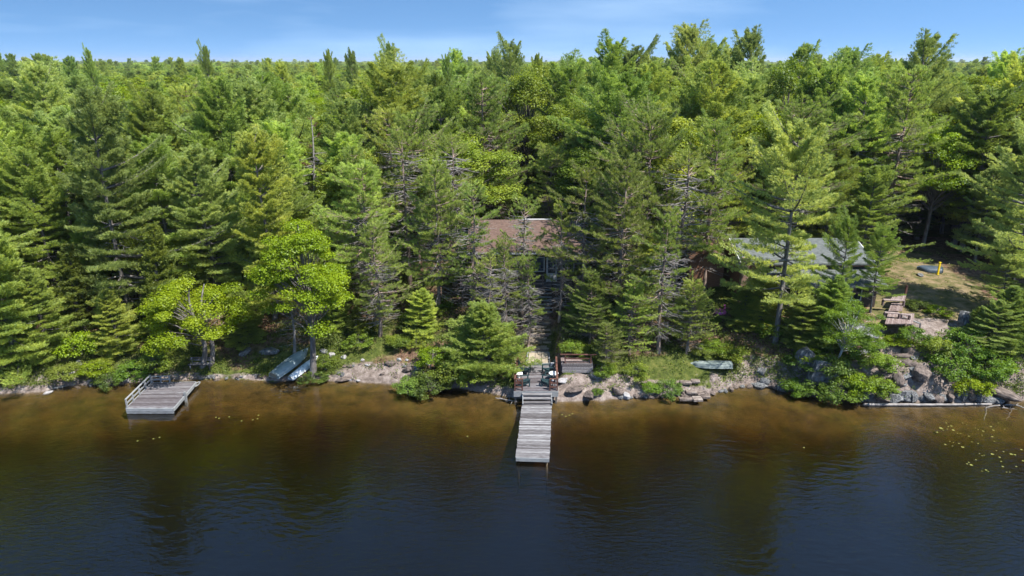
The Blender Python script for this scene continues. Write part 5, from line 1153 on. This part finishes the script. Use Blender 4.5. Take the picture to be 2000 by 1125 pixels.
for a0 in (.3,): m_.poly([(.11 * cos(a) if i else 0, .11 * sin(a) if i else 0, 0) for i, a in enumerate(np.linspace(.3, 2 * pi - .3, 10))][0:1] + [(.11 * cos(a), .11 * sin(a), 0) for a in np.linspace(.3, 2 * pi - .3, 10)])
lp = m_.obj('lily_pad', M['lily']); lp.location = (*at_z(1838, 836, .02), .012); tag(lp, 'floating yellow lily pad in the scattered patch at the right', 'lily pad', 'lily pads at the right')
LPX = [(1835, 835), (1842, 840), (1850, 838), (1852, 833), (1858, 832), (1862, 840), (1870, 846), (1876, 847), (1855, 862), (1862, 864), (1846, 868), (1860, 871), (1873, 866), (1880, 873), (1892, 852), (1898, 863), (1910, 839), (1920, 842), (1918, 850), (1905, 836), (1935, 833), (1940, 840), (1938, 853), (1950, 826), (1962, 838), (1892, 903), (1897, 908), (1889, 906), (1913, 886), (1918, 890), (1922, 889), (1906, 898), (1938, 887), (1946, 880), (1952, 893), (1955, 901), (1926, 918), (1930, 921), (1918, 920), (1960, 882), (1975, 887), (1982, 888), (1985, 911), (1972, 922), (1995, 878), (1998, 900), (1848, 826), (1880, 826), (1888, 830), (1958, 911), (1830, 844), (1966, 922), (1910, 866), (1942, 862)]
for i, (px, py) in enumerate(LPX):
    o = lp.copy(); C.link(o); o.location = (*at_z(px, py, .01), .012); s = random.choice([.35, .45, .6, .8]); o.scale = (s, s, 1); o.rotation_euler = (0, 0, random.uniform(0, 6.28))
for i, (px, py) in enumerate([(422, 815), (428, 817), (448, 814), (505, 811), (503, 818), (494, 820), (300, 857), (312, 854), (269, 861), (472, 822), (1098, 810), (1105, 813), (1112, 811), (1118, 808), (913, 852), (1570, 874)]):
    o = lp.copy(); C.link(o); o.location = (*at_z(px, py, .01), .012); o.scale = (.5, .5, 1); o.rotation_euler = (0, 0, random.uniform(0, 6.28)); tag(o, 'tiny pale leaf floating alone off the shallow shore', 'floating leaf', 'single floating leaves'); o.name = 'floating_leaf'

# ------------------------------------------------------------------ shrubs and saplings
SH = [proto('shrub', gen_broad(201 + i, H=1.7, Rc=1.15, zb=.0, n=34, per=110, leaf=.10, cl=.42, sq=.6, r0=.03), 'shrub', 'bark') for i in range(3)]
SB = dict(a=SH, l=[recolour(p, 'maple') for p in SH], y=[recolour(p, 'birchleaf') for p in SH], d=[recolour(p, 'broad') for p in SH])
def shrub(px, py, s, h, kind, label, group=None, xyz=None):
    x, y, z = at_g(px, py) if xyz is None else xyz; p = random.choice(SB[kind]); o = empty('shrub', (x, y, z - .1), label, 'shrub', group, random.uniform(0, 6.28)); o.scale = (s, s, h)
    for nm_, me in (('stems', p[0]), ('leaves', p[1])): c_ = bpy.data.objects.new(nm_, me); C.link(c_); c_.parent = o
for a in [(215, 752, .8, .6, 'a', 'round green shrub at the water left of the platform'), (265, 740, .9, .8, 'y', 'yellowish shrub right behind the platform railing'), (300, 728, 1., .9, 'd', 'dark shrub between platform and low maple'),
          (160, 700, 1.1, 1.3, 'l', 'lime leaved bush above the left shore'), (130, 742, 1., .7, 'a', 'low shrub under the pine at the left edge'), (185, 735, .9, .7, 'l', 'lime shrub left of the round green one'),
          (615, 742, .8, .45, 'a', 'fresh green clump in front of the canoe'), (640, 715, .6, .5, 'd', 'small clump beside the maple foot'), (800, 770, .95, .7, 'a', 'green bush overhanging the water at the small point'),
          (840, 765, 1.1, .9, 'a', 'wider green bush on the small point'), (845, 722, 1.0, 1.0, 'l', 'bright lime bush above the small point'), (880, 752, 1.2, 1.1, 'd', 'bluish bush under the young shore pine'),
          (925, 745, 1.0, .9, 'd', 'dark bush left of the deck'), (990, 735, .5, .6, 'y', 'yellow green clump at the deck corner'), (1305, 772, .7, .7, 'a', 'green bush at the waterline left of the squared slabs'),
          (1270, 766, .6, .5, 'y', 'low yellowish bush below the leaning red pine'), (1180, 735, .6, .6, 'y', 'small bush right of the crib wall'), (1165, 770, .35, .3, 'y', 'weedy tuft on the pink granite'),
          (1828, 615, .75, .45, 'l', 'bright round bush alone on the lawn'), (1790, 600, .7, .4, 'a', 'low shrub beside the stepped deck'), (1560, 770, 1.0, .7, 'y', 'pale shrub hanging over the bank below the grey boulder'),
          (1600, 775, 1.0, .8, 'a', 'shrub at the water right of the grey boulder'), (1640, 778, 1.1, .9, 'y', 'yellow green shrub at the foot of the birch'), (1680, 775, 1.1, 1.0, 'l', 'lime shrub under the birch'),
          (1715, 772, 1.0, .8, 'y', 'yellowish shrub left of the largest bluff rock'), (1720, 722, 1.0, .7, 'y', 'golden shrub on the bluff face'), (1752, 672, .9, .35, 'l', 'flat lime bush in front of the red chair'),
          (1850, 735, 1.2, 1.0, 'y', 'large green bush on the right of the rock face'), (1880, 700, 1.3, 1.2, 'y', 'large green bush below the upright boulder'), (1830, 700, 1.0, .9, 'd', 'dark bush right of the squared ledge'),
          (1900, 770, 1.0, .8, 'l', 'lime shrub at the water by the streaked rock'), (1930, 738, 1.2, 1.0, 'y', 'green bush above the streaked rock'), (1620, 735, 1.2, 1.1, 'a', 'bush beside the birch base'), (1660, 700, 1.2, 1.2, 'y', 'bush behind the birch trunk'),
          (1240, 740, .8, .7, 'd', 'dark bush under the red pines by the crib wall'), (1430, 700, .9, .6, 'd', 'dark bush behind the upturned boat')]:
    shrub(*a)
def scatter(n, x0, x1, d0, d1, kinds, label, group, smin=.4, smax=.9):
    for i in range(n):
        px = random.uniform(x0, x1); x = (px - 1000) / F * 50; y = shore_y(x) + random.uniform(d0, d1)
        if not free(x, y) and not (y - shore_y(x) < 3): continue
        if .0 < x < 3.3 and y < 47: continue
        s = random.uniform(smin, smax); shrub(0, 0, s, s * random.uniform(.5, .9), random.choice(kinds), label, group, (x, y, gz(x, y)))
scatter(26, 0, 480, 1, 7, 'aydl', 'mixed undergrowth bush on the left shore', 'undergrowth on the left shore')
scatter(26, 620, 990, 2.5, 9, 'aydd', 'undergrowth bush on the mossy slope left of the path', 'undergrowth left of the path')
scatter(22, 1090, 1480, 2.5, 9, 'aydd', 'undergrowth bush under the red pines right of the path', 'undergrowth right of the path')
scatter(11, 1500, 2000, .6, 4, 'aayl', 'undergrowth bush on the right hand bluff', 'undergrowth on the bluff', .5, 1.1)
# saplings
for (px, py, h, k, lab) in [(700, 660, 2.6, 'ce', 'small cedar on the slope right of the tall maple'), (660, 640, 3.4, 'wpf', 'small pine at the back of the mossy slope'), (830, 650, 3.6, 'wpf', 'small pine left of the young shore pine'), (480, 670, 4.5, 'wpf', 'mid sized pine in the gap between the two maples'),
                            (230, 690, 5.0, 'wpf', 'mid sized pine at the foot of the tall bluish pine'), (1128, 640, 3.0, 'wpf', 'small pine on the slope right of the stone path'), (1160, 670, 3.6, 'rp', 'small red pine behind the crib wall'), (1230, 690, 5.5, 'rp', 'mid sized red pine on the shore right of the crib wall'),
                            (1340, 690, 5.5, 'rp', 'mid sized red pine left of the upturned boat'), (1180, 720, 3.4, 'rp', 'low red pine between crib wall and shore'), (1560, 670, 4.0, 'wpf', 'mid sized pine right of the big pine trunk'), (1480, 640, 4.5, 'wpf', 'mid sized pine left of the big pine trunk'),
                            (1950, 690, 5.0, 'wpf', 'mid sized pine below the bleached trunk'), (1620, 670, 5.0, 'wpf', 'mid sized pine left of the birch'), (1950, 610, 5.0, 'wpb', 'pine at the right end of the lawn'), (90, 690, 6.5, 'wpf', 'mid sized pine right of the left edge pine')]:
    x, y, z = at_g(px, py); tree(k, x, y, h, lab)

# ground plants: countless small leaves on the forest floor
N = 26000
gx_ = rr.uniform(-46, 46, N); gd = rr.exponential(7, N) + .2; gy_ = shore_y(gx_) + gd
pxx = gx_ / 47 * F + 1000
open_ = (((pxx > 640) & (pxx < 870) & (gd < 3.2)) | ((pxx > 1085) & (pxx < 1420) & (gd < 2.6)) | ((pxx > 1690) & (pxx < 1900) & (gd < 5)))
kp = ~(open_ & (rr.random(N) < .85)) & (fbm(gx_ * .3 + 2, gy_ * .3, 3) + rr.normal(0, .12, N) > .02) & ~((gx_ > .2) & (gx_ < 3.2) & (gy_ < 51)) & (gy_ < 75) & ~(inpoly(gx_, gy_, LAWN) & (rr.random(N) < .8))
gx_, gy_ = gx_[kp], gy_[kp]; n_ = len(gx_); per = 12
P = np.repeat(np.stack([gx_, gy_, height(gx_, gy_)], -1), per, 0); Rr_ = np.repeat(rr.uniform(.08, .28, n_), per)[:, None]
P = P + rr.normal(0, 1, P.shape) * Rr_ * [1, 1, .35]; P[:, 2] += np.abs(Rr_[:, 0]) * .7
V, Fa = leaves(P, np.tile([0, 0, 1.], (len(P), 1)), .11, .08, rr, .6)
me = npmesh('ground_cover', V, Fa, 4, rnd=np.clip(np.repeat(rr.random(n_), per) * .6 + rr.random(len(P)) * .4, 0, 1), mats=[M['herb']])
o = bpy.data.objects.new('ground_cover', me); C.link(o); tag(o, 'low leafy plants and moss tufts on the forest floor', 'ground plants', kind='stuff')

# ------------------------------------------------------------------ thin summer haze
m_ = MB(); m_.v = [(x, y, z) for z in (-8.2, 60) for y in (-420, 12500) for x in (-9500, 9500)]; m_.f = [(0, 2, 3, 1), (4, 5, 7, 6), (0, 1, 5, 4), (2, 6, 7, 3), (0, 4, 6, 2), (1, 3, 7, 5)]; m_.r = [0] * 6; m_.sm = [False] * 6
m, nd, ln = newmat('haze_air'); v = nd.new('ShaderNodeVolumePrincipled'); v.inputs['Density'].default_value = .00009; v.inputs['Color'].default_value = (.80, .88, 1, 1); v.inputs['Anisotropy'].default_value = .2
o_ = nd.new('ShaderNodeOutputMaterial'); ln.new(v.outputs[0], o_.inputs['Volume'])
hz = m_.obj('haze', m); tag(hz, 'thin bluish summer haze over the forest', 'haze', kind='stuff')
